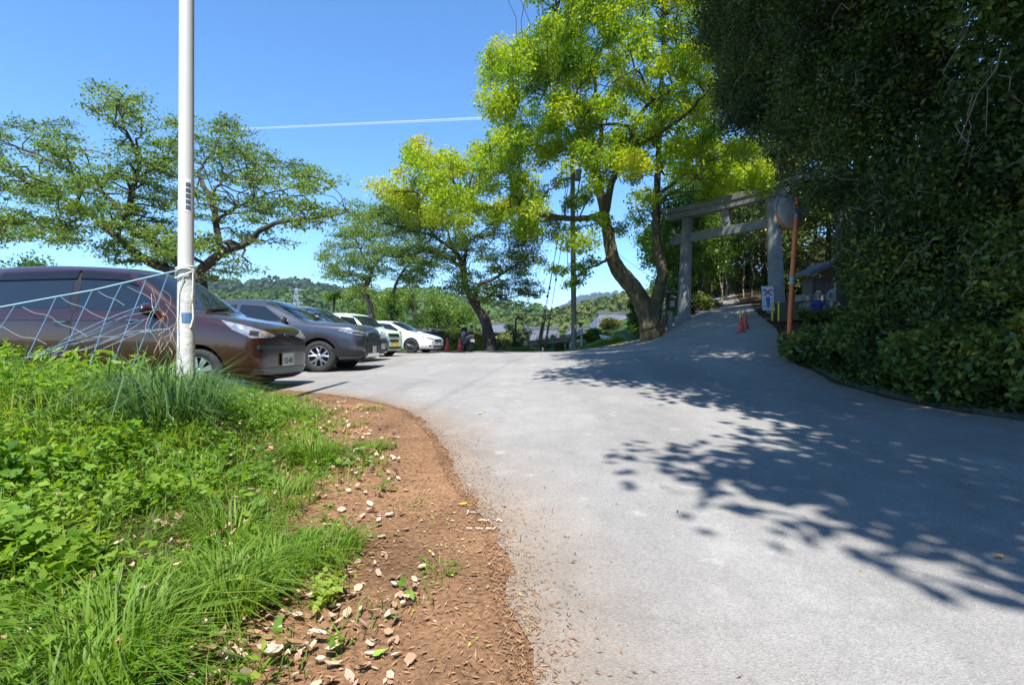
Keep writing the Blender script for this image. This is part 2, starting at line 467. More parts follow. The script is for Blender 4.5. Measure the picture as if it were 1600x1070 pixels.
c = blend(c, olive, (1 - sstep(GX + .28 * GY + .15 * sn(GX, GY, 2.0), -.9, -.35)) * (1 - sstep(GY, 6, 7.5)) * sstep(GX, -16, -12))
c = blend(c, litter, sstep(GX - xedge(GY), -.6, .1) * (1 - sstep(GY, 60, 90)) * sstep(GY, -30, -20))
vc = np.concatenate([c, np.ones(GX.shape + (1,))], 2).reshape(-1, 4)
nx, ny = len(gx), len(gy); idx = np.arange(nx * ny).reshape(ny, nx)
GF = np.stack([idx[:-1, :-1], idx[:-1, 1:], idx[1:, 1:], idx[1:, :-1]], 2).reshape(-1, 4)
tag(link_mesh('ground', quad_mesh('ground', np.stack([GX.ravel(), GY.ravel(), GZ2.ravel()], 1), GF, gnode_ground(), smooth=True, vcol=vc)),
    'brown earth, gravel and leaf litter ground around the lane', 'ground', kind='structure')

def asphalt():
    m, nt, b = nt_new('old_asphalt'); N = nt.nodes; Lk = nt.links
    tc = N.new('ShaderNodeTexCoord'); at = N.new('ShaderNodeAttribute'); at.attribute_name = 'gcol'
    def nz(s, d=5, r=.55):
        q = N.new('ShaderNodeTexNoise'); q.inputs['Scale'].default_value = s; q.inputs['Detail'].default_value = d; q.inputs['Roughness'].default_value = r
        Lk.new(tc.outputs['Object'], q.inputs['Vector']); return q.outputs['Fac']
    def ramp(src, stops):
        r = N.new('ShaderNodeValToRGB'); el = r.color_ramp.elements
        while len(el) < len(stops): el.new(.5)
        for e, (p, v) in zip(el, stops): e.position = p; e.color = (*(v if isinstance(v, tuple) else (v, v, v)), 1)
        Lk.new(src, r.inputs[0]); return r.outputs[0]
    def mix(a, c, mode='MULTIPLY', f=1.0):
        x = N.new('ShaderNodeMix'); x.data_type = 'RGBA'; x.blend_type = mode
        if isinstance(f, float): x.inputs[0].default_value = f
        else: Lk.new(f, x.inputs[0])
        Lk.new(a, x.inputs[6])
        if isinstance(c, tuple): x.inputs[7].default_value = (*c, 1)
        else: Lk.new(c, x.inputs[7])
        return x.outputs[2]
    big = ramp(nz(.55, 6, .6), [(.25, .82), (.55, 1.0), (.8, 1.12)])
    mid = ramp(nz(4.5, 6, .65), [(.3, .9), (.7, 1.07)])
    vo = N.new('ShaderNodeTexVoronoi'); vo.inputs['Scale'].default_value = 115; Lk.new(tc.outputs['Object'], vo.inputs['Vector'])
    st = ramp(vo.outputs['Color'], [(.1, .86), (.5, .99), (.92, 1.13)])
    fine = ramp(nz(260, 2, .6), [(.32, .86), (.68, 1.13)])
    c_ = mix(mix(mix(mix(at.outputs['Color'], big), mid), st), fine)
    pale = ramp(nz(1.5, 3, .5), [(.66, 0.0), (.75, .30)])      # chalky worn patches
    c_ = mix(c_, (.42, .40, .37), 'MIX', pale)
    vc_ = N.new('ShaderNodeTexVoronoi'); vc_.feature = 'DISTANCE_TO_EDGE'; vc_.inputs['Scale'].default_value = .33; vc_.inputs['Randomness'].default_value = 1
    wp = N.new('ShaderNodeVectorMath'); wp.operation = 'ADD'; nn = N.new('ShaderNodeTexNoise'); nn.inputs['Scale'].default_value = 1.7; nn.inputs['Detail'].default_value = 8
    Lk.new(tc.outputs['Object'], nn.inputs['Vector']); Lk.new(tc.outputs['Object'], wp.inputs[0]); sc_ = N.new('ShaderNodeVectorMath'); sc_.operation = 'SCALE'; sc_.inputs[3].default_value = .45; Lk.new(nn.outputs['Color'], sc_.inputs[0]); Lk.new(sc_.outputs[0], wp.inputs[1]); Lk.new(wp.outputs[0], vc_.inputs['Vector'])
    stk = N.new('ShaderNodeMapping'); stk.inputs['Scale'].default_value = (1.6, .16, 1); Lk.new(tc.outputs['Object'], stk.inputs[0]); ns = N.new('ShaderNodeTexNoise'); ns.inputs['Scale'].default_value = 1.0; ns.inputs['Detail'].default_value = 4; Lk.new(stk.outputs[0], ns.inputs['Vector'])
    c_ = mix(c_, ramp(ns.outputs['Fac'], [(.3, .88), (.5, 1.0), (.72, 1.08)]))      # worn wheel lines
    c_ = mix(c_, ramp(nz(9, 3, .5), [(.22, .80), (.34, 1.0)]))                        # small dark stains
    c_ = mix(c_, (.55, .53, .50), 'MIX', ramp(nz(5.2, 2, .5), [(.66, 0.0), (.80, .30)]))   # chalky scuffs
    crack = ramp(vc_.outputs['Distance'], [(0.0, .62), (.006, 1.0)])
    c_ = mix(c_, crack, 'MULTIPLY', .22)
    Lk.new(c_, b.inputs['Base Color'])
    b.inputs['Roughness'].default_value = .88; b.inputs['Specular IOR Level'].default_value = .3
    bp = N.new('ShaderNodeBump'); bp.inputs['Strength'].default_value = .55; bp.inputs['Distance'].default_value = .006
    Lk.new(vo.outputs['Distance'], bp.inputs['Height']); Lk.new(bp.outputs[0], b.inputs['Normal'])
    return m
# asphalt sheet: constrained triangulation draped on the terrain
ip = []
for yy in np.arange(-8.5, 16, .5):
    for xx in np.arange(-13, 12, .5): ip.append((xx, yy))
for yy in np.arange(16, 44, 1.0):
    for xx in np.arange(-13, 19, 1.0): ip.append((xx, yy))
ip = np.array(ip); ip = ip[in_poly(ip[:, 0], ip[:, 1], road_poly)]
bnd = [Vector(p) for p in road_poly]; nb = len(bnd)
res = delaunay_2d_cdt(bnd + [Vector(p) for p in ip], [(i, (i + 1) % nb) for i in range(nb)], [], 1, 1e-4)
rv = np.array([tuple(q) for q in res[0]]); rz_ = H(rv[:, 0], rv[:, 1]) + .005
bp_ = np.array([tuple(q) for q in bnd[:400]])
dist = np.array([np.min(np.hypot(bp_[:, 0] - q[0], bp_[:, 1] - q[1])) for q in rv])
dust = 1 - sstep(dist, 0, .6)
gl = sstep(rv[:, 0], -3, -7) * 1.0
gl = 1 - sstep(rv[:, 0], -5.0, -2.6); gl = gl * sstep(rv[:, 1], 7, 9)
ac = np.array([.270, .257, .238])[None] * np.ones((len(rv), 1)); ac = ac * (1 - .8 * dust[:, None]) + np.array([.25, .185, .125]) * .8 * dust[:, None]
ac = ac * (1 - .55 * gl[:, None]) + np.array([.30, .265, .22]) * .55 * gl[:, None]
rf = np.array([f for f in res[2] if len(f) == 3], dtype=np.int32)
RV3 = np.column_stack([rv, rz_])
a_, b_, c_ = RV3[rf[:, 0]], RV3[rf[:, 1]], RV3[rf[:, 2]]
flip = np.cross(b_ - a_, c_ - a_)[:, 2] < 0; rf[flip] = rf[flip][:, ::-1]
tag(link_mesh('road', quad_mesh('road', RV3, rf, asphalt(), smooth=True, vcol=np.column_stack([ac, np.ones(len(rv))]))),
    'pale grey worn asphalt lane widening into the car park', 'road', kind='structure')

# ------------------------------------------------------------------ hills, with their woods
rngH = np.random.default_rng(11)
hill_mat = mat('hill_soil', (.035, .06, .018), .95, var=.3, scale=.02)
def hill(name, prof, d, depth, lab, wood, wlab, ncrown, rc, cols, seed, base_z=-3):
    rng = np.random.default_rng(seed); px = np.array([p[0] for p in prof], float); py = np.array([p[1] for p in prof], float)
    xs = np.linspace(px[0], px[-1], 90); ty = np.interp(xs, px, py)
    X = (xs - 800) / 800 * d; T = 1 + (535 - ty) / 800 * d - rc * .8
    rows = np.linspace(-1, 1, 21); V = []
    for r_ in rows:
        prof_ = (1 - abs(r_) ** 1.5)
        zz = base_z + (T - base_z) * prof_ + (T - base_z) * .10 * np.sin(X / d * 38 + r_ * 4 + seed) * (1 - prof_) * 2 * prof_
        V.append(np.column_stack([X * (1 + .0 * r_), np.full_like(X, d) + r_ * depth, zz]))
    V = np.concatenate(V); n_ = len(xs); ii = np.arange(n_ * len(rows)).reshape(len(rows), n_)
    F = np.stack([ii[:-1, :-1], ii[:-1, 1:], ii[1:, 1:], ii[1:, :-1]], 2).reshape(-1, 4)
    o = link_mesh(name, quad_mesh(name, V, F, hill_mat, smooth=True)); tag(o, lab, 'hill', kind='structure')
    # wooded cover: leafy crowns over the slope facing the lane
    xi = rng.uniform(0, n_ - 1.001, ncrown); ri = rng.uniform(0, 12.5, ncrown)
    G = V.reshape(len(rows), n_, 3); x0 = xi.astype(int); r0 = ri.astype(int); fx = (xi - x0)[:, None]; fr = (ri - r0)[:, None]
    C = (G[r0, x0] * (1 - fx) + G[r0, x0 + 1] * fx) * (1 - fr) + (G[r0 + 1, x0] * (1 - fx) + G[r0 + 1, x0 + 1] * fx) * fr
    rr = rc * rng.uniform(.55, 1.35, ncrown); per = 70
    nn = unit(rng.normal(size=(ncrown * per, 3)) + np.array([0, 0, .5])); R = np.repeat(rr, per)[:, None]
    rad_ = rng.uniform(.72, 1.04, (ncrown * per, 1))
    q = np.repeat(C, per, 0) + nn * R * rad_ * np.array([1, 1, .95]) + np.array([0, 0, .5]) * R
    nr = unit(nn + rng.normal(0, .45, nn.shape)); t1 = unit(np.cross(nr, rng.normal(size=nr.shape))); t2 = np.cross(nr, t1)
    s = R * rng.uniform(.16, .34, (len(q), 1))
    VV = np.stack([q - t1 * s, q + t2 * s * .8, q + t1 * s, q - t2 * s * .8], 1).reshape(-1, 3)
    patch = .5 + .35 * np.array([mnoise.noise(Vector((p[0] / d * 14, p[2] / d * 22, seed))) for p in C])
    tn = np.clip(np.repeat(patch + rng.normal(0, .16, ncrown), per) + rng.normal(0, .05, ncrown * per), 0, 1)
    o = link_mesh(wood, quad_mesh(wood, VV, np.arange(len(VV)).reshape(-1, 4), leaf_mat('leaf_' + wood + str(seed), cols, .25, .7, .2), tint=tn))
    tag(o, wlab, 'woodland', kind='stuff')
hill('hill', [(-500, 470), (-100, 455), (120, 440), (330, 443), (380, 447), (420, 442), (470, 446), (505, 452), (560, 462), (640, 474), (760, 498)], 620, 150, 'long dark wooded ridge on the left skyline',
     'ridge_woodland', 'dark woodland along the far left ridge', 1500, 9, [(.018, .042, .018), (.035, .075, .024), (.06, .105, .03)], 3)
hill('hill', [(-500, 480), (0, 470), (250, 464), (360, 466), (440, 462), (520, 466), (570, 470), (620, 462), (660, 458), (700, 464), (740, 472), (800, 483), (860, 492), (900, 500)], 330, 90, 'nearer bright green wooded hill behind the parked cars',
     'slope_woodland', 'bright green spring woodland on the nearer slope', 2100, 5.2, [(.028, .06, .016), (.062, .12, .022), (.12, .19, .032)], 5)
hill('hill', [(770, 512), (830, 502), (870, 493), (910, 482), (950, 472), (1000, 464), (1060, 456), (1200, 440), (1400, 430)], 260, 80, 'wooded hill with rusty green trees behind the tiled house',
     'mixed_woodland', 'rusty yellow and green woodland behind the tiled house', 1500, 4.0, [(.035, .07, .014), (.08, .115, .022), (.15, .155, .032)], 7)
hill('mountain', [(520, 528), (700, 520), (760, 505), (800, 494), (850, 500), (880, 478), (905, 466), (930, 459), (960, 457), (990, 461), (1040, 470), (1120, 490), (1250, 525)], 2600, 500, 'distant blue mountain above the tiled house',
     'mountain_woodland', 'hazy woodland covering the distant mountain', 2600, 15, [(.02, .045, .02), (.035, .07, .028), (.05, .09, .03)], 9, base_z=-10)
# ------------------------------------------------------------------ cars
def paint(name, col, metal=.0, flake=.0, rough=.32):
    m = mat(name, col, rough, metal, .06, 2.0, coat=.7); return m
M_glass = mat('car_glass', (.012, .015, .018), .03, 0, .05, spec=.8)
M_visor = mat('smoked_visor', (.012, .011, .013), .12, 0, .05)
M_black = mat('black_plastic', (.014, .014, .015), .5, 0, .1)
M_rubber = mat('tyre_rubber', (.022, .022, .022), .85, 0, .2, 20, bump=.2)
M_chrome = mat('chrome', (.72, .73, .74), .12, 1.0, .03)
M_alloy = mat('alloy', (.55, .56, .57), .28, .9, .05)
M_lamp = mat('lamp_lens', (.55, .58, .62), .06, .35, .25, 14, col2=(.16, .17, .18))
M_lampdark = mat('lamp_inner', (.05, .055, .06), .1, .3, .2)
M_amber = mat('amber_lens', (.6, .22, .06), .15)
M_plate = mat('plate_white', (.72, .73, .70), .4, 0, .03)
M_plate_y = mat('plate_yellow', (.80, .52, .02), .4, 0, .03)
M_ink = mat('plate_ink', (.015, .05, .03), .5)
M_under = mat('underbody', (.01, .01, .01), .9)
M_seam = mat('panel_gap', (.006, .006, .006), .7)

def car_body_mesh(sp):
    L = sp['L']; st = sp['st']
    f = lambda k, x: float(np.interp(x, [p[0] for p in sp[k]], [p[1] for p in sp[k]]))
    V = []; n_half = 10; rings = []
    for x in st:
        zb, zs, zt, w, wt = f('bot', x), f('sh', x), f('top', x), f('w', x), f('wt', x)
        ws = w * sp.get('tuck', .95); e = min(.07, .45 * (zt - zs))
        half = [(0, zb), (.78 * w, zb), (.95 * w, zb + .07), (w, zb + .42 * (zs - zb)), (.99 * w, zs - .10 * (zs - zb)), (ws, zs),
                (ws * .55 + wt * .45, zs + .5 * (zt - e - zs)), (wt, zt - e), (.62 * wt, zt - .12 * e), (0, zt)]
        ring = [(-x, -y, z) for y, z in half] + [(-x, y, z) for y, z in half[-2:0:-1]]
        rings.append(ring)
    bm = bmesh.new(); R = [[bm.verts.new(p) for p in r] for r in rings]; n_ = len(rings[0])
    for i in range(len(R) - 1):
        for k in range(n_): bm.faces.new((R[i][k], R[i][(k + 1) % n_], R[i + 1][(k + 1) % n_], R[i + 1][k]))
    for r in (R[0], R[-1]):                                   # end caps as strips so they stay smooth
        for k in range(n_half - 1):
            a, b_, c_, d_ = r[k], r[k + 1], r[(n_ - k - 1) % n_], r[(n_ - k) % n_]
            vsq = []
            for q in (a, b_, c_, d_):
                if q not in vsq: vsq.append(q)
            if len(vsq) > 2:
                try: bm.faces.new(vsq)
                except ValueError: pass
    bmesh.ops.recalc_face_normals(bm, faces=bm.faces)
    me = bpy.data.meshes.new('car_shell'); bm.to_mesh(me); bm.free()
    o = bpy.data.objects.new('car_shell', me); COL.objects.link(o)
    md = o.modifiers.new('s', 'SUBSURF'); md.levels = 3; md.render_levels = 3
    dg = bpy.context.evaluated_depsgraph_get(); dg.update()
    smooth = bpy.data.meshes.new_from_object(o.evaluated_get(dg))
    bm = bmesh.new(); bm.from_mesh(smooth); bvh = BVHTree.FromBMesh(bm); bm.free()
    o.modifiers.clear(); o.data = smooth
    # wheel arches cut out of the shell
    cutters = []
    for wx in sp['axles']:
        for s in (-1, 1):
            cb = MB(); R_ = sp['wr'] + .055
            cb.lathe([(0.0, -.2), (R_, -.2), (R_, .2), (0.0, .2)], 28, (-wx, s * (sp['W'] / 2 - .08), sp['wr']), Matrix.Rotation(rad(90), 3, 'X'))
            c = cb.build('cutter', M_under); cutters.append(c)
            bmx = bmesh.new(); bmx.from_mesh(c.data); bmesh.ops.remove_doubles(bmx, verts=bmx.verts, dist=1e-5); bmesh.ops.recalc_face_normals(bmx, faces=bmx.faces); bmx.to_mesh(c.data); bmx.free()
            b = o.modifiers.new('b', 'BOOLEAN'); b.operation = 'DIFFERENCE'; b.object = c; b.solver = 'EXACT'
            try: b.material_mode = 'TRANSFER'
            except Exception: pass
    o.data.materials.append(sp['mat'])
    dg = bpy.context.evaluated_depsgraph_get(); dg.update()
    me = bpy.data.meshes.new_from_object(o.evaluated_get(dg)); me.name = 'body'
    bpy.data.objects.remove(o)
    for c in cutters: bpy.data.objects.remove(c)
    me.polygons.foreach_set('use_smooth', [True] * len(me.polygons))
    try: me.set_sharp_from_angle(angle=rad(35))
    except Exception: pass
    return me, bvh

HALFW = [.85]
def panel(bvh, poly, th, parent, name, mats, off=.004, grid=.05, side=-1, box=None):
    """polygon laid on the car's skin: th 0 = seen from the front (s = y), 90 = from the side (s = -distance behind the nose)"""
    t = rad(th); e = Vector((math.sin(t), math.cos(t) * (1 if side < 0 else -1), 0)); dr = Vector((-math.cos(t), math.sin(t) * (1 if side < 0 else -1), 0))
    if 20 < th < 80: sh_ = math.sin(t) * -.12 - math.cos(t) * (HALFW[0] - .12); poly = [(q[0] + sh_, q[1]) for q in poly]
    bnd = []
    for i in range(len(poly)):
        a, b_ = Vector(poly[i]), Vector(poly[(i + 1) % len(poly)]); k = max(1, int((b_ - a).length / grid))
        bnd += [a.lerp(b_, j / k) for j in range(k)]
    xs = [p[0] for p in poly]; ys = [p[1] for p in poly]
    gx_, gy_ = np.meshgrid(np.arange(min(xs), max(xs), grid), np.arange(min(ys), max(ys), grid)); gx_ = gx_.ravel(); gy_ = gy_.ravel()
    k = in_poly(gx_, gy_, [tuple(q) for q in poly]); ins = [Vector((a, b_)) for a, b_ in zip(gx_[k], gy_[k])]
    nb_ = len(bnd)
    r = delaunay_2d_cdt(bnd + ins, [(i, (i + 1) % nb_) for i in range(nb_)], [], 1, 1e-4)
    V = []; ok = []
    for q in r[0]:
        o_ = e * q.x + Vector((0, 0, q.y)) - dr * 6
        loc, nrm, _, _ = bvh.ray_cast(o_, dr)
        if loc is None:
            loc, nrm, _, _ = bvh.find_nearest(e * q.x + Vector((0, 0, q.y)))
        if nrm.dot(dr) > 0: nrm = -nrm
        V.append(loc + nrm * off)
    n_ = len(V); fs = [tuple(f) for f in r[2]]
    me = bpy.data.meshes.new(name); me.from_pydata(V, [], fs); add_mats(me, mats)
    bm = bmesh.new(); bm.from_mesh(me)
    # orient outward, then turn the edge down into the skin
    bm.normal_update()
    if sum((f.normal.dot(dr) for f in bm.faces)) > 0: bmesh.ops.reverse_faces(bm, faces=bm.faces)
    ex = bmesh.ops.extrude_edge_only(bm, edges=[q for q in bm.edges if q.is_boundary])
    for v in ex['geom']:
        if isinstance(v, bmesh.types.BMVert): v.co += dr * (off + .006)
    bmesh.ops.recalc_face_normals(bm, faces=bm.faces)
    bm.to_mesh(me); bm.free(); me.polygons.foreach_set('use_smooth', [True] * len(me.polygons))
    try: me.set_sharp_from_angle(angle=rad(50))
    except Exception: pass
    return link_mesh(name, me, parent)

def strip(a, b, w):                                             # thin polygon about a segment
    a, b = Vector(a), Vector(b); n_ = Vector((-(b - a).y, (b - a).x)).normalized() * w / 2
    return [tuple(a + n_), tuple(b + n_), tuple(b - n_), tuple(a - n_)]

def wheel(parent, x, y, r, s, style, rimcol=None):
    w = empty('wheel', (x, y, r)); w.parent = parent
    rot = Matrix.Rotation(rad(90) * s, 3, 'X')               # lathe axis outwards
    t = MB(); t.lathe([(r * .62, -.10), (r * .93, -.105), (r * .99, -.08), (r, 0), (r * .99, .075), (r * .93, .10), (r * .80, .112), (r * .68, .105), (r * .64, .09), (r * .62, -.10)], 36, rot=rot); t.build('tyre', M_rubber, w, smooth=True)
    d = MB(); d.lathe([(r * .65, .095), (r * .63, .085), (r * .60, .03), (0.001, .02)], 30, rot=rot); d.build('rim_barrel', mat('rim_dark', (.03, .03, .032), .4, .5), w, smooth=True)
    R = MB(); R.lathe([(r * .655, .094), (r * .65, .106), (r * .615, .104), (r * .60, .07)], 36, rot=rot)
    def q(a, rr, h): return rot @ Vector((rr * math.cos(a), rr * math.sin(a), h))
    n_ = {'y': 5, 'five': 5, 'cover': 8, 'ten': 10}[style]
    for k in range(n_):
        a = 2 * math.pi * k / n_ + .3
        if style == 'y':
            for da in (-.30, .30):
                R.tube([q(a + da * .25, r * .12, .085), q(a + da * .55, r * .36, .098), q(a + da, r * .62, .10)], [r * .06, r * .055, r * .06], 6)
        elif style == 'cover':
            R.prism([(r * .14, -r * .07), (r * .60, -r * .13), (r * .60, r * .13), (r * .14, r * .07)], rot @ Vector((0, 0, .085)), q(a, 1, 0), q(a + math.pi / 2, 1, 0), rot @ Vector((0, 0, .02)))
        else: R.tube([q(a, r * .1, .085), q(a, r * .62, .098)], [r * .075, r * .07], 6)
    R.lathe([(r * .16, .08), (r * .15, .105), (r * .10, .115), (.001, .118)], 16, rot=rot)
    R.build('rim', rimcol or M_alloy, w, smooth=True)
    return w

def plate(parent, bvh, z, mats, text=None, y=0.0, tilt=0.0):
    loc, _, _, _ = bvh.ray_cast(Vector((2, y, z)), Vector((-1, 0, 0)))
    x = loc.x + .022
    pl = MB(); pl.box((x, y, z), (.012, .33, .165)); p = pl.build('number_plate', mats, parent, bevel=.004)
    fr = MB()
    for q, s in (((x + .002, y, z + .085), (.018, .346, .008)), ((x + .002, y, z - .085), (.018, .346, .008)), ((x + .002, y + .169, z), (.018, .008, .16)), ((x + .002, y - .169, z), (.018, .008, .16))): fr.box(q, s)
    fr.build('plate_frame', M_chrome, p)
    if text:
        cu = bpy.data.curves.new('plate_number', 'FONT'); cu.body = text; cu.size = .115; cu.extrude = .001; cu.align_x = 'CENTER'; cu.align_y = 'CENTER'; cu.offset = .002
        cu.materials.append(M_ink); t = bpy.data.objects.new('plate_number', cu); COL.objects.link(t); t.parent = p
        t.location = (x + .0085, y, z - .025); t.rotation_euler = (rad(90), 0, rad(90)); bpy.context.view_layer.update(); mt2 = bpy.data.meshes.new_from_object(t.evaluated_get(bpy.context.evaluated_depsgraph_get())); l_, r_ = t.location.copy(), t.rotation_euler.copy(); bpy.data.objects.remove(t); t = link_mesh('plate_number', mt2, p); t.location = l_; t.rotation_euler = r_
    return p

def car(name, label, loc, rz, sp, group='cars parked nose out in a row'):
    root = empty(name, loc, rz); tag(root, label, 'car', group)
    me, bvh = car_body_mesh(sp); body = link_mesh('body', me, root)
    W2 = sp['W'] / 2; r = sp['wr']; HALFW[0] = W2
    for wx in sp['axles']:
        for s in (-1, 1): wheel(root, -wx, s * (W2 - .125), r, -s, sp['rim'], sp.get('rimcol'))
    for w_ in sp.get('front', []):                              # name, polygon (y,z), material, offset, mirrored?, angle
        nm, poly, m_, off, mir, th = w_[:6]
        for s in ((-1, 1) if mir else (-1,)):
            o = panel(bvh, poly, th, root, nm, m_, off, .035, s)
    for w_ in sp.get('side', []):
        nm, poly, m_, off = w_[:4]
        for s in (-1, 1): panel(bvh, [(-p[0], p[1]) for p in poly], 90, root, nm, m_, off, .06, s)
    for hx, hz in sp.get('handles', []):
        for s in (-1, 1):
            l, n_, _, _ = bvh.ray_cast(Vector((-hx, s * 3, hz)), Vector((0, -s, 0)))
            h = MB(); y = l.y + s * .028; h.tube([(-hx - .10, l.y + s * .006, hz), (-hx - .085, y, hz + .004), (-hx + .085, y, hz + .006), (-hx + .10, l.y + s * .006, hz + .002)], [.010, .014, .014, .010], 8); h.build('door_handle', sp.get('handlemat', M_chrome), root, smooth=True)
    mx, mz = sp['mirror']
    for s in (-1, 1):
        l, n_, _, _ = bvh.ray_cast(Vector((-mx, s * 3, mz)), Vector((0, -s, 0)))
        c = Vector((-mx - .02, l.y + s * .13, mz + .03)); bm = bmesh.new(); bmesh.ops.create_icosphere(bm, subdivisions=3, radius=1)
        for v in bm.verts: v.co = Vector((v.co.x * .075 * (1 if v.co.x > 0 else .5), v.co.y * .115, v.co.z * .075)) + c
        mm = bpy.data.meshes.new('wing_mirror'); bm.to_mesh(mm); bm.free(); add_mats(mm, sp.get('mirrormat', sp['mat'])); mm.polygons.foreach_set('use_smooth', [True] * len(mm.polygons))
        mo = link_mesh('wing_mirror', mm, root)
        a = MB(); a.tube([(c.x, l.y - s * .01, mz - .03), (c.x, c.y, c.z - .05)], [.03, .025], 8); a.build('mirror_arm', M_black, mo, smooth=True)
    for s in (-1, 1):                                           # wipers on the screen
        z0 = sp['cowl'] + .03
        p0 = bvh.ray_cast(Vector((3, s * .05 - .3, z0)), Vector((-1, 0, 0)))[0]; p1 = bvh.ray_cast(Vector((3, s * .05 + .28, z0 + .06)), Vector((-1, 0, 0)))[0]
        if p0 and p1: w_ = MB(); w_.tube([p0 + Vector((.02, 0, .01)), p1 + Vector((.02, 0, .015))], .010, 5); w_.build('wiper', M_black, root)
    if sp.get('plate'): plate(root, bvh, sp['plate'], sp.get('platemat', M_plate), sp.get('number'))
    u = MB(); u.box((-sp['L'] / 2, 0, sp['under']), (sp['L'] * .86, sp['W'] * .78, .06)); u.build('underbody', M_under, root)
    return root, bvh

def bars(y0, y1, zs, h): return [[(y0, z - h / 2), (y1, z - h / 2), (y1, z + h / 2), (y0, z + h / 2)] for z in zs]
ST = lambda L, ws, wt: [0, .03, .10, .22, .42, .7, ws - .12, ws, ws + (wt - ws) * .5, wt, wt + .25, (wt + L) / 2, L - .8, L - .35, L - .12, L - .03, L]

P_brown = paint('brown_pearl_paint', (.033, .0105, .0075), .0, rough=.2)
brown = dict(L=4.4, W=1.69, wr=.31, axles=(.80, 3.62), mat=P_brown, rim='cover', under=.22, cowl=1.13, mirror=(1.42, 1.10), plate=.455, number='12-45', handles=[(2.70, .97), (1.68, .99)],
    st=ST(4.4, 1.0, 1.70),
    top=[(0, .80), (.03, .88), (.10, .95), (.22, 1.0), (.6, 1.07), (1.0, 1.14), (1.70, 1.70), (2.0, 1.79), (2.6, 1.83), (4.0, 1.82), (4.25, 1.72), (4.36, 1.4), (4.5, .95)],
    bot=[(0, .24), (.1, .17), (.4, .17), (4.0, .2), (4.4, .32)], sh=[(0, .72), (.03, .80), (.10, .86), (.22, .91), (.6, .99), (1.0, 1.04), (1.7, 1.08), (3.8, 1.12), (4.3, 1.0), (4.4, .8)],
    w=[(0, .62), (.03, .69), (.10, .76), (.22, .81), (.5, .84), (.9, .85), (3.8, .85), (4.2, .83), (4.4, .74)], wt=[(0, .5), (.1, .6), (.22, .66), (.6, .74), (1.0, .76), (1.7, .65), (2.5, .67), (3.9, .66), (4.4, .58)],
    side=[('side_window', [(2.64, 1.17), (2.64, 1.60), (3.70, 1.58), (3.82, 1.17)], M_glass, .004), ('side_window', [(1.33, 1.13), (1.55, 1.29), (1.86, 1.54), (2.0, 1.59), (2.52, 1.61), (2.52, 1.15)], M_glass, .004),
          ('door_visor', [(1.72, 1.47), (1.93, 1.64), (2.55, 1.69), (2.55, 1.575), (1.97, 1.55)], M_visor, .022), ('door_visor', [(2.60, 1.575), (2.60, 1.69), (3.7, 1.66), (3.8, 1.55)], M_visor, .022),
          ('door_seam', strip((2.58, .30), (2.57, 1.12), .012), M_seam, .002), ('door_seam', strip((1.28, .32), (1.28, 1.05), .012), M_seam, .002), ('door_pillar', [(2.53, 1.12), (2.53, 1.66), (2.63, 1.66), (2.63, 1.12)], M_black, .003),
          ('belt_crease', strip((1.5, .99), (3.7, 1.01), .012), M_seam, .002), ('sill_trim', strip((1.2, .25), (3.0, .25), .03), M_black, .004)],
    front=[('windscreen', [(-.70, 1.17), (.70, 1.17), (.61, 1.66), (-.61, 1.66)], M_glass, .004, False, 0),
        ('upper_grille', [(-.70, .60), (.70, .60), (.71, .66), (-.71, .66)], M_black, .004, False, 0), ('lower_grille', [(-.71, .255), (.71, .255), (.71, .345), (-.71, .345)], M_black, .004, False, 0)]
        + [('grille_bar', b, mat('teal_chrome', (.25, .32, .32), .2, .9), .012, False, 0) for b in bars(-.69, .69, (.617, .643), .010) + bars(-.70, .70, (.275, .30, .325), .010)]
        + [('bumper_lip', [(-.68, .185), (.68, .185), (.66, .24), (-.66, .24)], P_brown, .022, False, 0)]
        + [('headlamp', [(-.22, .87), (.0, .755), (.26, .765), (.36, .795), (.18, .855), (-.05, .92), (-.34, 1.0)], M_lamp, .006, True, 52), ('headlamp_projector', [(-.03, .80), (.07, .785), (.10, .84), (-.02, .86)], M_lampdark, .010, True, 52), ('turn_lamp', [(.16, .79), (.22, .79), (.22, .82), (.16, .825)], M_amber, .010, True, 52)]
        + [('emblem', [(-.05, .775), (.05, .775), (.062, .80), (.04, .825), (-.04, .825), (-.062, .80)], M_chrome, .010, False, 0)])
P_grey = paint('dark_grey_metallic', (.052, .058, .078), .25, rough=.25)
M_clad = mat('grey_cladding', (.013, .0135, .0145), .55, 0, .1)
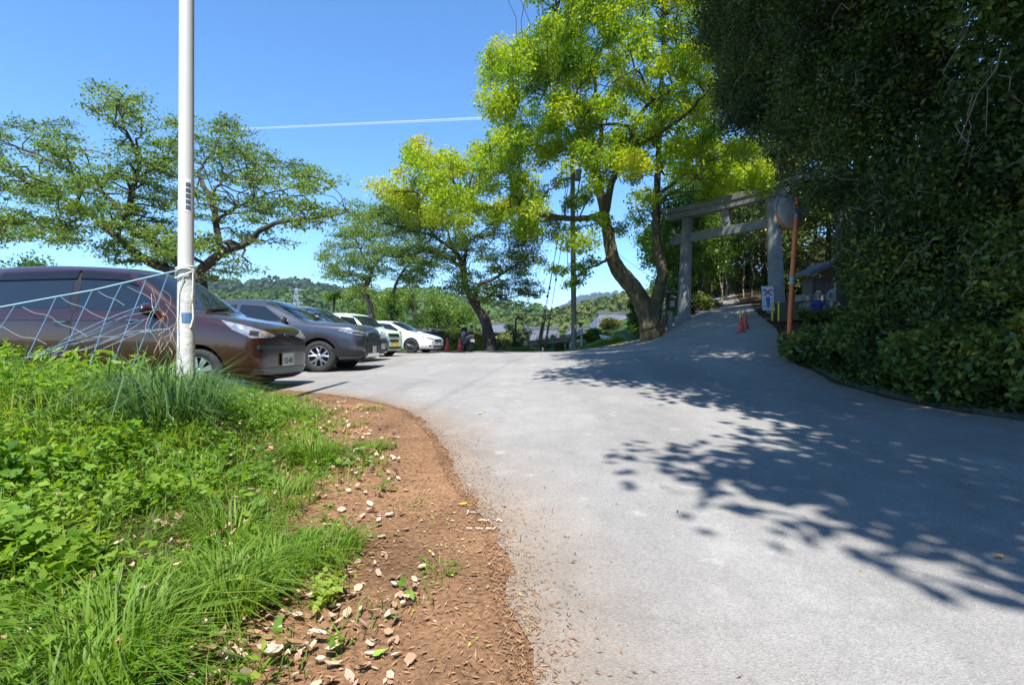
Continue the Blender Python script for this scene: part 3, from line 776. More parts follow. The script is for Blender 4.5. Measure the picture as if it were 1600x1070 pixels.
rav = dict(L=4.6, W=1.865, wr=.355, axles=(.93, 3.62), mat=P_grey, rim='y', under=.28, cowl=1.15, mirror=(1.65, 1.12), plate=.50, handles=[(2.2, .98), (3.0, 1.0)], mirrormat=P_grey, handlemat=P_grey,
    st=ST(4.6, 1.25, 2.05), tuck=.93,
    top=[(0, .86), (.03, .97), (.10, 1.03), (.22, 1.07), (.7, 1.11), (1.25, 1.16), (2.05, 1.60), (2.4, 1.67), (3.2, 1.68), (4.1, 1.55), (4.35, 1.25), (4.6, .9)], bot=[(0, .36), (.1, .27), (.4, .24), (4.2, .25), (4.6, .4)],
    sh=[(0, .76), (.03, .89), (.10, .95), (.22, .99), (.7, 1.02), (1.25, 1.06), (2.0, 1.09), (4.0, 1.14), (4.5, .9), (4.6, .8)], w=[(0, .68), (.03, .75), (.10, .83), (.22, .89), (.5, .925), (.9, .932), (4.1, .932), (4.5, .86), (4.6, .76)],
    wt=[(0, .55), (.1, .66), (.3, .74), (.7, .80), (1.25, .80), (2.05, .64), (3, .63), (4.1, .6), (4.6, .55)],
    side=[('side_window', [(1.72, 1.13), (2.22, 1.46), (2.75, 1.50), (2.75, 1.14)], M_glass, .004), ('side_window', [(2.84, 1.14), (2.84, 1.50), (3.5, 1.45), (3.62, 1.18)], M_glass, .004), ('roof_edge_trim', strip((1.35, 1.12), (2.1, 1.545), .03), M_chrome, .006),
          ('sill_cladding', [(1.38, .30), (3.18, .30), (3.18, .42), (1.38, .42)], M_clad, .012), ('door_seam', strip((2.79, .42), (2.79, 1.12), .012), M_seam, .002), ('door_seam', strip((1.55, .42), (1.55, 1.05), .012), M_seam, .002)]
          + [('wheel_arch_trim', [(a + .50 * math.cos(t), .355 + .50 * math.sin(t)) for t in np.linspace(0.05, 3.09, 14)] + [(a + .415 * math.cos(t), .355 + .415 * math.sin(t)) for t in np.linspace(3.09, .05, 14)], M_clad, .02) for a in (.93, 3.62)],
    front=[('windscreen', [(-.74, 1.19), (.74, 1.19), (.60, 1.59), (-.60, 1.59)], M_glass, .004, False, 0),
        ('grille', [(-.40, .66), (.40, .66), (.46, .80), (.40, .88), (-.40, .88), (-.46, .80)], M_black, .014, False, 0), ('lower_intake', [(-.50, .42), (.50, .42), (.58, .60), (-.58, .60)], M_black, .008, False, 0),
        ('skid_plate', [(-.62, .30), (.62, .30), (.50, .37), (.42, .41), (-.42, .41), (-.50, .37)], M_chrome, .022, False, 0), ('headlamp', [(-.34, .92), (-.05, .82), (.24, .80), (.30, .86), (.1, .905), (-.20, .965)], M_lamp, .008, True, 42), ('lamp_shade', [(-.10, .86), (.18, .83), (.2, .855), (-.05, .885)], M_lampdark, .012, True, 42),
        ('bumper_cladding', [(-.48, .36), (.22, .34), (.25, .45), (-.05, .50), (-.3, .56), (-.48, .52)], M_clad, .012, True, 50), ('fog_lamp', [(-.02, .60), (.18, .60), (.18, .72), (-.02, .70)], M_black, .010, True, 45), ('emblem', [(-.07, .74), (.07, .74), (.085, .775), (.07, .81), (-.07, .81), (-.085, .775)], M_chrome, .022, False, 0)]
        + [('grille_bar', b, M_clad, .022, False, 0) for b in bars(-.38, .38, (.69, .73, .77), .014)])
P_silver = paint('silver_grey_paint', (.34, .35, .37), .5)
van3 = dict(L=4.7, W=1.8, wr=.33, axles=(.95, 3.75), mat=P_silver, rim='five', under=.24, cowl=1.04, mirror=(1.5, 1.05), plate=.46, handles=[(2.3, .95), (3.2, .97)], st=ST(4.7, 1.0, 1.95),
    top=[(0, .66), (.03, .74), (.1, .82), (.22, .87), (.6, .97), (1.0, 1.06), (1.95, 1.62), (2.4, 1.72), (3.6, 1.72), (4.3, 1.5), (4.7, .9)], bot=[(0, .3), (.1, .22), (.4, .2), (4.3, .2), (4.7, .35)], sh=[(0, .6), (.03, .66), (.1, .74), (.22, .79), (.6, .9), (1.0, .97), (2, 1.03), (4.2, 1.1), (4.7, .75)],
    w=[(0, .66), (.03, .73), (.1, .8), (.22, .85), (.5, .89), (.9, .9), (4.2, .9), (4.7, .75)], wt=[(0, .55), (.1, .63), (.3, .7), (.6, .76), (1.0, .8), (1.95, .66), (3.5, .66), (4.7, .55)],
    side=[('side_window', [(1.5, 1.08), (2.1, 1.47), (2.7, 1.53), (2.7, 1.10)], M_glass, .004), ('side_window', [(2.8, 1.10), (2.8, 1.53), (4.0, 1.46), (4.15, 1.14)], M_glass, .004), ('pillar_trim', strip((1.15, 1.08), (1.98, 1.555), .05), M_chrome, .006)],
    front=[('windscreen', [(-.74, 1.10), (.74, 1.10), (.62, 1.60), (-.62, 1.60)], M_glass, .004, False, 0), ('grille', [(-.45, .58), (.45, .58), (.48, .70), (-.48, .70)], M_black, .008, False, 0), ('lower_intake', [(-.55, .30), (.55, .30), (.55, .40), (-.55, .40)], M_black, .006, False, 0), ('headlamp', [(-.25, .84), (.02, .70), (.26, .70), (.3, .76), (.05, .82), (-.2, .9)], M_lamp, .006, True, 45)]
        + [('grille_bar', b, M_chrome, .014, False, 0) for b in bars(-.44, .44, (.62, .66), .012)])
P_mint = paint('mint_paint', (.52, .66, .50), .0)
kei = dict(L=3.395, W=1.475, wr=.275, axles=(.62, 3.05), mat=P_mint, rim='cover', under=.2, cowl=1.02, mirror=(1.05, 1.04), plate=.44, platemat=M_plate_y, handles=[(1.5, .93), (2.35, .95)], handlemat=P_mint, st=[0, .03, .09, .18, .32, .5, .68, .78, .98, 1.2, 1.45, 2.2, 2.7, 3.05, 3.25, 3.36, 3.395],
    top=[(0, .74), (.03, .84), (.09, .92), (.18, .96), (.5, 1.01), (.78, 1.06), (1.2, 1.47), (1.45, 1.58), (2.2, 1.63), (3.05, 1.58), (3.25, 1.3), (3.4, .9)], bot=[(0, .28), (.1, .2), (.3, .18), (3.1, .18), (3.4, .3)], sh=[(0, .66), (.03, .76), (.09, .83), (.18, .88), (.5, .94), (.78, .98), (1.2, 1.0), (3.0, 1.04), (3.4, .75)],
    w=[(0, .58), (.03, .63), (.09, .67), (.18, .71), (.4, .735), (3.0, .737), (3.25, .71), (3.4, .63)], wt=[(0, .5), (.09, .56), (.18, .6), (.5, .65), (.78, .67), (1.2, .6), (2, .6), (3.05, .59), (3.4, .52)],
    side=[('side_window', [(1.0, 1.04), (1.3, 1.4), (1.85, 1.46), (1.85, 1.06)], M_glass, .004), ('side_window', [(1.93, 1.06), (1.93, 1.46), (2.6, 1.44), (2.75, 1.08)], M_glass, .004)],
    front=[('windscreen', [(-.62, 1.09), (.62, 1.09), (.56, 1.48), (-.56, 1.48)], M_glass, .004, False, 0), ('grille', [(-.34, .72), (.34, .72), (.36, .83), (-.36, .83)], M_black, .008, False, 0), ('lower_intake', [(-.30, .54), (.30, .54), (.30, .62), (-.30, .62)], M_black, .006, False, 0), ('bumper_intake', [(-.52, .28), (.52, .28), (.5, .36), (-.5, .36)], M_black, .006, False, 0), ('headlamp', [(-.12, .76), (.12, .74), (.16, .84), (.02, .90), (-.12, .91)], M_lamp, .008, True, 40)]
        + [('grille_bar', b, M_chrome, .014, False, 0) for b in bars(-.33, .33, (.745, .80), .016)])
P_white = paint('white_pearl', (.70, .72, .72), .0)
ody = dict(L=4.77, W=1.8, wr=.325, axles=(.95, 3.78), mat=P_white, rim='ten', rimcol=mat('dark_alloy', (.12, .12, .13), .3, .8), under=.2, cowl=.95, mirror=(1.45, .97), plate=.42, handles=[(2.2, .86), (3.1, .88)], handlemat=P_white, st=ST(4.77, 1.0, 1.95),
    top=[(0, .58), (.03, .66), (.1, .73), (.22, .78), (.6, .88), (1.0, .97), (1.95, 1.45), (2.4, 1.53), (3.6, 1.51), (4.4, 1.3), (4.77, .85)], bot=[(0, .26), (.1, .18), (.4, .16), (4.3, .17), (4.77, .3)], sh=[(0, .52), (.03, .6), (.1, .66), (.22, .71), (.6, .82), (1.0, .89), (2, .94), (4.2, 1.0), (4.77, .75)],
    w=[(0, .66), (.03, .73), (.1, .8), (.22, .85), (.5, .89), (.9, .9), (4.2, .9), (4.77, .75)], wt=[(0, .55), (.1, .63), (.3, .7), (.6, .76), (1.0, .8), (1.95, .66), (3.5, .64), (4.77, .55)],
    side=[('side_window', [(1.5, 1.0), (2.1, 1.33), (2.7, 1.38), (2.7, 1.02)], M_glass, .004), ('side_window', [(2.8, 1.02), (2.8, 1.38), (4.0, 1.30), (4.15, 1.05)], M_glass, .004)],
    front=[('windscreen', [(-.74, 1.0), (.74, 1.0), (.62, 1.43), (-.62, 1.43)], M_glass, .004, False, 0), ('grille', [(-.36, .52), (.36, .52), (.42, .63), (-.42, .63)], M_black, .008, False, 0), ('lower_intake', [(-.5, .24), (.5, .24), (.55, .34), (-.55, .34)], M_black, .006, False, 0), ('headlamp', [(-.3, .72), (.02, .62), (.28, .60), (.3, .66), (.02, .70), (-.26, .77)], M_lamp, .006, True, 45), ('fog_lamp', [(.0, .30), (.1, .30), (.1, .36), (.0, .36)], M_black, .008, True, 40)]
        + [('grille_bar', b, M_chrome, .014, False, 0) for b in bars(-.38, .38, (.55, .6), .014)])
def at_nose(x, y, a, z): return (x, y, z), rad(a)
for nm, lab, (x, y, a, z), sp in [('parked_car', 'brown compact van with plate 12-45, nearest, behind the white pole', (-3.36, 7.63, -3, .30), brown), ('parked_car', 'dark grey off-roader with black wheel arches and silver skid plate', (-3.25, 12.0, -1, .34), rav),
        ('parked_car', 'silver grey people carrier half hidden behind the dark grey off-roader', (-3.95, 15.6, -5, .42), van3), ('parked_car', 'small pale mint green car with a yellow plate', (-4.28, 18.6, -19, .49), kei), ('parked_car', 'low white car with dark wheels, last in the row', (-3.4, 23.6, -14, .52), ody)]:
    car(nm, lab, (x, y, z), rad(a), sp)
# ------------------------------------------------------------------ white pole and the netting tied to it
dP = 4.55
px0 = (290.5 - 800) / 800 * dP
M_pole = mat('pole_paint', (.68, .66, .63), .45, 0, .10, 2.2, col2=(.60, .57, .52))
M_cord = mat('white_cord', (.75, .74, .70), .8)
root = empty('flag_pole', (px0, dP, Hs(px0, dP))); tag(root, 'tall white painted pole with a rope tied round it in front of the brown van', 'pole')
O = root.location.copy(); top = 7.5
MB().tube([(px0, dP, O.z - .2), (px0, dP, 1.6), (px0 + .004, dP, 3.0), (px0 + .016, dP, top)], [.064, .063, .060, .052], 24).build('shaft', M_pole, root, O, True)
MB().tube([(px0 + .0, dP, O.z - .2), (px0 + .002, dP, 1.58)], [.074, .067], 20).build('lower_sleeve', mat('sleeve', (.60, .58, .53), .7, 0, .25, 9, bump=.3), root, O, True)
lp = MB()
for zc, tl, ph in ((1.66, .012, 0), (1.60, .05, 1.1), (1.615, -.05, 2.2)):
    lp.tube([(px0 + .078 * math.cos(t), dP + .078 * math.sin(t), zc + tl * math.cos(t + ph)) for t in np.linspace(0, 6.283, 25)], .0075, 6, False)
lp.tube([(px0 + .075, dP - .02, 1.66), (px0 + .08, dP - .03, 1.55), (px0 + .075, dP - .03, 1.40), (px0 + .078, dP - .02, 1.22), (px0 + .065, dP - .04, 1.13)], .0065, 6)
lp.tube([(px0 + .03, dP - .078, 1.57), (px0 - .01, dP - .08, 1.45), (px0 - .02, dP - .078, 1.2), (px0 - .015, dP - .08, .95)], .005, 6)
lp.build('rope', M_cord, root, O, True)
st = MB()
for k in range(5): st.add([Vector((px0 + .0665 * math.sin(t), dP - .0665 * math.cos(t), 2.17 + k * .05 + dz)) for t in (.55, .85, 1.1) for dz in (0, .036)], [(0, 2, 3, 1), (2, 4, 5, 3)])
st.build('warning_sticker', mat('sticker_dark', (.10, .11, .13), .5), root, O)
MB().add([Vector((px0 + .0645 * math.sin(t), dP - .0645 * math.cos(t), z)) for t in (.45, .8, 1.15) for z in (2.15, 2.44)], [(0, 2, 3, 1), (2, 4, 5, 3)]).build('sticker_backing', mat('sticker_white', (.75, .76, .78), .5), root, O)
MB().add([Vector((px0 + .0725 * math.sin(t), dP - .0725 * math.cos(t), z)) for t in (.1, .5, .9, 1.3) for z in (1.17, 1.26)], [(0, 2, 3, 1), (2, 4, 5, 3), (4, 6, 7, 5)]).build('blue_tape', mat('blue_tape', (.10, .19, .34), .5), root, O)

M_net = mat('net_cord', (.20, .33, .50), .6, 0, .2)
M_netw = mat('net_twine', (.42, .47, .50), .7, 0, .2)
def zn(px): return 4.3 + (px / 290) * .2
def N_(x, y): px_, py_ = x / 4.116, 380 + y / 4.116; return P(px_, py_, zn(px_))
root = empty('net_fence', (px0 - 1.5, 4.4, Hs(px0 - 1.5, 4.4))); tag(root, 'sagging blue cord netting strung from the white pole to the left edge', 'net')
O = root.location.copy()
MB().tube([N_(1190, 165), N_(800, 255), N_(595, 303), N_(360, 345), N_(0, 412), N_(-260, 470)], .0065, 6).build('top_cord', mat('top_cord', (.34, .52, .62), .6), root, O)
for s in ([(95, 405), (10, 540), (-60, 650)], [(362, 348), (300, 480), (230, 620), (160, 770), (60, 960)], [(598, 300), (540, 420), (445, 625), (330, 900)], [(785, 265), (735, 360), (680, 490), (590, 750), (560, 850)], [(940, 235), (850, 460), (760, 690), (700, 850)], [(1085, 190), (1000, 420), (910, 650), (850, 800)]):
    MB().tube([N_(*q) for q in s], .0046, 5).build('net_strand', M_net, root, O)
for s in ([(-20, 520), (30, 545), (130, 600), (220, 612), (300, 650)], [(145, 410), (220, 448), (310, 465), (390, 520), (480, 550), (560, 600)], [(390, 345), (450, 385), (530, 410), (600, 455), (690, 490)], [(630, 310), (690, 345), (740, 360), (800, 400)], [(820, 280), (880, 310), (930, 330), (990, 370)]):
    MB().tube(catmull([N_(*q) for q in s], 4), .0013, 4).build('net_twine', M_netw, root, O)
rn = random.Random(8)
for k in range(8):
    y0 = rn.uniform(720, 860); x0 = rn.uniform(20, 300); x1 = rn.uniform(900, 1140); y1 = rn.uniform(330, 560)
    q = [(x0, y0)] + [(x0 + (x1 - x0) * t, y0 + (y1 - y0) * t + rn.uniform(-35, 35)) for t in (.25, .5, .75)] + [(x1, y1)]
    MB().tube(catmull([N_(*p) + Vector((0, rn.uniform(-.06, .06), 0)) for p in q], 4), .0024, 4).build('gathered_cord', M_net if k % 3 else M_netw, root, O)
root = empty('dry_vine', (px0 - .3, dP - .1, Hs(px0 - .3, dP))); tag(root, 'tangled pale dead vine clinging to the netting left of the white pole', 'vine'); O = root.location.copy()
for k in range(10):
    x0, y0 = rn.uniform(1000, 1180), rn.uniform(620, 800); q = [(x0, y0)]
    for j in range(5): q.append((q[-1][0] + rn.uniform(-60, 55), q[-1][1] - rn.uniform(30, 110)))
    MB().tube(catmull([N_(*p) + Vector((0, rn.uniform(-.1, .02), 0)) for p in q], 4), 0.0026, 4).build('stem', mat('dead_vine', (.36, .28, .20), .9, 0, .3), root, O)

# ------------------------------------------------------------------ stone gate
M_conc = mat('gate_stone', (.22, .225, .215), .85, 0, .22, 2.2, bump=.35, bscale=40)
R0 = Vector((415 / 800 * 23, 23, 0)); L0 = Vector((268 / 800 * 27, 27, 0)); R0.z = Hs(R0.x, R0.y); L0.z = Hs(L0.x, L0.y)
ax = (R0 - L0); ax.z = 0; span = ax.length; ax.normalize(); per_ = Vector((-ax.y, ax.x, 0))
mid = (R0 + L0) / 2
root = empty('stone_gate', mid); tag(root, 'large grey stone shrine gate with two posts and crossbeams across the lane', 'gate'); O = mid.copy()
zt = max(R0.z, L0.z) + 5.15
for b_, s in ((L0, 1), (R0, -1)):
    t_ = Vector((b_.x, b_.y, zt)) + ax * s * .24
    MB().tube([Vector((b_.x, b_.y, b_.z - .3)), Vector((b_.x, b_.y, b_.z)).lerp(t_, .5), t_], [.345, .31, .275], 28).build('post', M_conc, root, O, True)
    MB().lathe([(.44, -.3), (.44, .12), (.40, .16), (.33, .16)], 28, b_).build('post_base', M_conc, root, O, True)
def beam(name, half, z0, h0, th, curve, flare, over=0.0):
    m_ = MB(); n_ = 16; vs_ = []
    for i in range(n_ + 1):
        u = -1 + 2 * i / n_; c = Vector((mid.x, mid.y, 0)) + ax * u * (half) ; zz = z0 + curve * abs(u) ** 2.2
        for s, dz in ((-1, 0), (1, 0), (1, h0), (0, h0 + over), (-1, h0)):
            q = c + per_ * s * th / 2 * (1.0 if dz == 0 else 1.1) + ax * (u * flare * (1 if dz else 0)); q.z = zz + dz; vs_.append(q)
    fs = [(i * 5 + k, i * 5 + (k + 1) % 5, (i + 1) * 5 + (k + 1) % 5, (i + 1) * 5 + k) for i in range(n_) for k in range(5)] + [(4, 3, 2, 1, 0), tuple(n_ * 5 + k for k in range(5))]
    m_.add(vs_, fs); return m_.build(name, M_conc, root, O)
beam('lower_lintel', span / 2 + .95, zt - .01, .30, .50, .10, .05)
beam('top_beam', span / 2 + 1.15, zt + .295, .26, .62, .14, .10, .07)
beam('tie_beam', span / 2 + .72, zt - 1.28, .42, .26, 0, 0)
for s in (-1, 1):
    for k in (-1, 1): MB().box(Vector((mid.x, mid.y, zt - 1.04)) + ax * (s * (span / 2 - .19) + k * .40), (.20, .34, .16), Matrix.Rotation(math.atan2(ax.y, ax.x), 3, 'Z')).build('wedge', M_conc, root, O)
MB().box(Vector((mid.x, mid.y, zt - .43)), (.36, .24, .86), Matrix.Rotation(math.atan2(ax.y, ax.x), 3, 'Z')).build('tablet_strut', M_conc, root, O)

# ------------------------------------------------------------------ road mirror
M_orange = mat('orange_paint', (.62, .14, .025), .45, 0, .12, 5)
mb_ = Vector((431 / 800 * 11, 11, 0)); mb_.z = Hs(mb_.x, 11); mt = P(1246, 309, 11)
root = empty('road_mirror', mb_); tag(root, 'round convex traffic mirror seen from behind on a leaning orange pole', 'traffic mirror'); O = mb_.copy()
MB().tube([mb_ - Vector((0, 0, .25)), mb_.lerp(mt, .5), mt], [.052, .05, .05], 18).build('pole', M_orange, root, O, True)
MB().tube([mb_.lerp(mt, .425), mb_.lerp(mt, .475)], [.054, .0535], 18).build('pole_sticker', mat('grey_sticker', (.28, .30, .33), .5, 0, .4, 30), root, O, True)
MB().tube([mb_.lerp(mt, .868), mb_.lerp(mt, .905)], [.054, .0535], 18).build('blue_band', mat('blue_sticker', (.12, .25, .5), .5), root, O, True)
mc = P(1237, 330, 11.12); nrm_ = Vector((-.30, .95, -.06)).normalized(); rot = nrm_.to_track_quat('Z', 'Y').to_matrix()
MB().lathe([(.001, -.13), (.16, -.115), (.28, -.08), (.36, -.035), (.395, .0)], 40, mc, rot).build('mirror_back', mat('mirror_back', (.34, .34, .32), .55, .1, .2, 4), root, O, True)
MB().lathe([(.395, .0), (.405, .01), (.41, .05), (.385, .05)], 40, mc, rot).build('mirror_rim', M_orange, root, O, True)
MB().lathe([(.388, .03), (.3, .06), (.16, .085), (.001, .095)], 40, mc, rot).build('mirror_glass', mat('mirror_face', (.75, .77, .78), .04, 1.0, .02), root, O, True)
hd = MB(); vs_ = []
for i, t in enumerate(np.linspace(-1.75, 1.75, 25)):
    up_ = (Vector((0, 0, 1)) - nrm_ * nrm_.z).normalized(); sd_ = nrm_.cross(up_)
    dr_ = up_ * math.cos(t) + sd_ * math.sin(t); ln = .13 * max(.12, math.cos(t * .75))
    for rr, h in ((.412, .0), (.43, ln), (.436, ln), (.418, .0)): vs_.append(mc + dr_ * rr + nrm_ * h)
hd.add(vs_, [(i * 4 + k, i * 4 + (k + 1) % 4, i * 4 + 4 + (k + 1) % 4, i * 4 + 4 + k) for i in range(24) for k in range(4)]).build('hood', mat('mirror_hood', (.16, .17, .16), .6), root, O, True)
br = MB(); pc = mb_.lerp(mt, .90); br.box(pc.lerp(mc, .5) + Vector((0, -.03, 0)), (.05, .22, .12)); br.box(mc - nrm_ * .13, (.16, .02, .20), Matrix.Rotation(.43, 3, 'Z')); br.build('bracket', mat('bracket_steel', (.22, .25, .30), .4, .6), root, O)

# ------------------------------------------------------------------ sign, barrier, cones under the gate
sp_ = P(1201, 485, 22.2)
root = empty('notice_sign', sp_); tag(root, 'white notice board with red cross over blue arrow leaning by the right gate post', 'sign'); O = sp_.copy()
sw, shh = .52, 1.06; lean_ = Vector((0, .10, 1)).normalized(); ux = Vector((1, 0.05, 0)).normalized(); nn_ = Vector((0, -.02, 0))
MB().prism([(-sw / 2, 0), (sw / 2, 0), (sw / 2, shh), (-sw / 2, shh)], O, ux, lean_, (0, .02, 0)).build('board', mat('sign_white', (.66, .68, .70), .6, 0, .06), root, O)
a = MB(); ang = [(-.17, .66), (-.12, .66), (0, .78), (.12, .66), (.17, .66)]
def xbar(m_, s):
    p0 = (-.17 * s, .66); p1 = (.17 * s, .94); n_ = Vector((-(p1[1] - p0[1]), p1[0] - p0[0])).normalized() * .035
    m_.prism([(p0[0] + n_.x, p0[1] + n_.y), (p0[0] - n_.x, p0[1] - n_.y), (p1[0] - n_.x, p1[1] - n_.y), (p1[0] + n_.x, p1[1] + n_.y)], O + Vector((0, -.006 - .003 * (s > 0), 0)), ux, lean_, (0, .004, 0))
xbar(a, 1); xbar(a, -1); a.build('red_cross', mat('sign_red', (.66, .10, .08), .6), root, O)
MB().prism([(-.07, .12), (.07, .12), (.07, .46), (.145, .46), (0, .63), (-.145, .46), (-.07, .46)], O + Vector((0, -.006, 0)), ux, lean_, (0, .004, 0)).build('blue_arrow', mat('sign_blue', (.05, .17, .45), .6), root, O)
for s in (-1, 1): MB().tube([O + ux * s * .2 + Vector((0, .05, .9)), O + ux * s * .2 + Vector((0, .5, Hs(O.x, O.y + .5) - O.z))], .012, 6).build('stay', M_black, root, O)
M_yel = mat('yellow_paint', (.66, .56, .04), .5, 0, .12)
bq = [P(1157, 500, 20.8), P(1207, 500, 20.9)]
for q in bq: q.z = Hs(q.x, q.y)
root = empty('lane_barrier', bq[0].lerp(bq[1], .5)); tag(root, 'low chain barrier between yellow posts below the gate', 'barrier'); O = root.location.copy()
for q, h in ((bq[0], .72), (bq[1], .78), (bq[1] + Vector((.13, -.25, -.03)), .78)): MB().tube([q - Vector((0, 0, .1)), q + Vector((0, 0, h)), q + Vector((0, 0, h + .02))], [.045, .045, .02], 12).build('post', M_yel, root, O, True)
for z0_, sag in ((.70, .03), (.16, .02)): MB().tube([bq[0].lerp(bq[1], t) + Vector((0, -.03, z0_ - sag * 4 * t * (1 - t))) for t in np.linspace(0, 1, 9)], .016, 6).build('rail', mat('rail_grey', (.36, .38, .40), .5), root, O, True)
M_cone = mat('cone_red', (.62, .07, .035), .5, 0, .12, 6)
def cone(px, py, d, h, label, group, ring=True):
    q = P(px, py, d); q.z = Hs(q.x, q.y); root = empty('traffic_cone', q, rg.uniform(0, 1)); tag(root, label, 'traffic cone', group); s = h / .7
    MB().lathe([(.15 * s, .03 * s), (.135 * s, .06 * s), (.045 * s, h - .02), (.035 * s, h), (.001, h)], 20).build('cone_body', M_cone, root, smooth=True)
    MB().box((0, 0, .016 * s), (.36 * s, .36 * s, .03 * s)).build('base', M_cone, root, bevel=.008)
    if ring: MB().lathe([(.062 * s, h * .66), (.060 * s, h * .80), (.050 * s, h * .80)], 18, (0, 0, 0)).build('band', mat('cone_band', (.55, .12, .08), .5), root, smooth=True)
cone(1158, 515, 19.3, .60, 'front red cone of the two beside the yellow barrier post', 'traffic cones by the barrier')
cone(1165, 508, 20.1, .60, 'rear red cone of the two beside the yellow barrier post', 'traffic cones by the barrier')
cone(699, 548, 25.4, .68, 'left red cone standing in the grass beside the white car', 'traffic cones by the scooter')
cone(718, 549, 25.2, .68, 'red cone standing in front of the scooter', 'traffic cones by the scooter')

# ------------------------------------------------------------------ small shrine, stone wall, seated pair
M_wood = mat('weathered_wood', (.105, .09, .075), .85, 0, .35, 7, bump=.4, stretch=(1, 1, .2))
M_tile = mat('roof_tile', (.13, .135, .14), .55, 0, .3, 5)
sx, sy = 12.0, 20.0; gz = Hs(sx, sy); wz = 2.72
root = empty('stone_wall', (sx + .2, 19.2, gz)); tag(root, 'mossy dry stone wall carrying the small wooden shrine', 'wall'); O = root.location.copy()
rw = random.Random(12); M_st = [mat('wall_stone_%d' % i, c_, .9, 0, .3, 6, bump=.6) for i, c_ in enumerate([(.16, .165, .14), (.20, .20, .18), (.12, .135, .10)])]
z = gz - .15; row = 0
while z < wz - .05:
    h = rw.uniform(.2, .28); x = 10.9 + rw.uniform(-.2, 0)
    while x < 14.2:
        w_ = rw.uniform(.28, .5); zz = max(z, Hs(x, 19.1) - .25)
        bm = bmesh.new(); bmesh.ops.create_cube(bm, size=1); bmesh.ops.bevel(bm, geom=list(bm.edges), offset=.12, segments=1, affect='EDGES')
        for v in bm.verts: v.co = Vector((v.co.x * w_ * .98 + x + w_ / 2 + rw.uniform(-.012, .012), v.co.y * .45 + 19.15 + (z - gz) * .12 + rw.uniform(-.02, .02), v.co.z * h * .97 + z + h / 2)) - O
        me = bpy.data.meshes.new('stone'); bm.to_mesh(me); bm.free(); add_mats(me, rw.choice(M_st)); link_mesh('stone', me, root); x += w_
    z += h; row += 1
MB().box((12.5, 20.2, (gz + wz) / 2 - .12), (3.4, 1.7, wz - gz)).build('earth_fill', mat('fill_earth', (.06, .05, .035), .95), root, O)
root = empty('small_shrine', (sx, sy, wz - .1)); tag(root, 'small dark wooden shrine with a gabled tile roof on the stone wall', 'shrine'); O = root.location.copy()
MB().box((sx, sy, wz + .02), (1.2, 1.0, .12)).build('plinth', M_st[0], root, O, bevel=.01)
MB().box((sx, sy + .05, wz + .42), (.86, .7, .70)).build('cabin', M_wood, root, O)
for s in (-1, 1):
    MB().box((sx + s * .44, sy - .32, wz + .42), (.09, .09, .70)).build('corner_post', M_wood, root, O)
    d_ = MB(); d_.box((sx + s * .19, sy - .312, wz + .40), (.34, .03, .56)); dd = d_.build('door', mat('shrine_door', (.15, .13, .11), .8, 0, .25, 9, stretch=(1, 1, .2)), root, O)
    for k in range(4): MB().box((sx + s * .19 + (k - 1.5) * .085, sy - .333, wz + .42), (.02, .012, .5)).build('slat', M_wood, dd, O)
rise = .62
for s in (-1, 1):
    r_ = MB(); r_.prism([(0, 0), (.95, 0), (.95, 1.5), (0, 1.5)], (sx, sy - .85, wz + 1.20), Vector((s * .95, 0, -.42)).normalized(), (0, 1, 0), Vector((s * .04, 0, .09))); ro = r_.build('roof_slope', M_tile, root, O)
    for k in range(8):
        y = sy - .82 + k * .205; MB().tube([(sx + s * .05, y, wz + 1.265), (sx + s * .90, y, wz + .895)], .03, 6).build('tile_row', M_tile, ro, O)
    MB().prism([(0, 0), (.93, 0), (.93, .07), (0, .07)], (sx, sy - .90, wz + 1.13), Vector((s * .95, 0, -.42)).normalized(), Vector((s * .42, 0, .95)).normalized(), (0, .05, 0)).build('bargeboard', M_wood, root, O)
MB().tube([(sx, sy - .92, wz + 1.29), (sx, sy + .68, wz + 1.29)], [.085, .085], 10).build('ridge', M_tile, root, O, True)
MB().tube([(11.0, 18.85, 2.2), (13.2, 18.6, 2.95)], .035, 8).build('hand_rail', M_wood, None, (0, 0, 0)); tag(bpy.data.objects['hand_rail'], 'sloping weathered hand rail in front of the stone wall', 'rail')

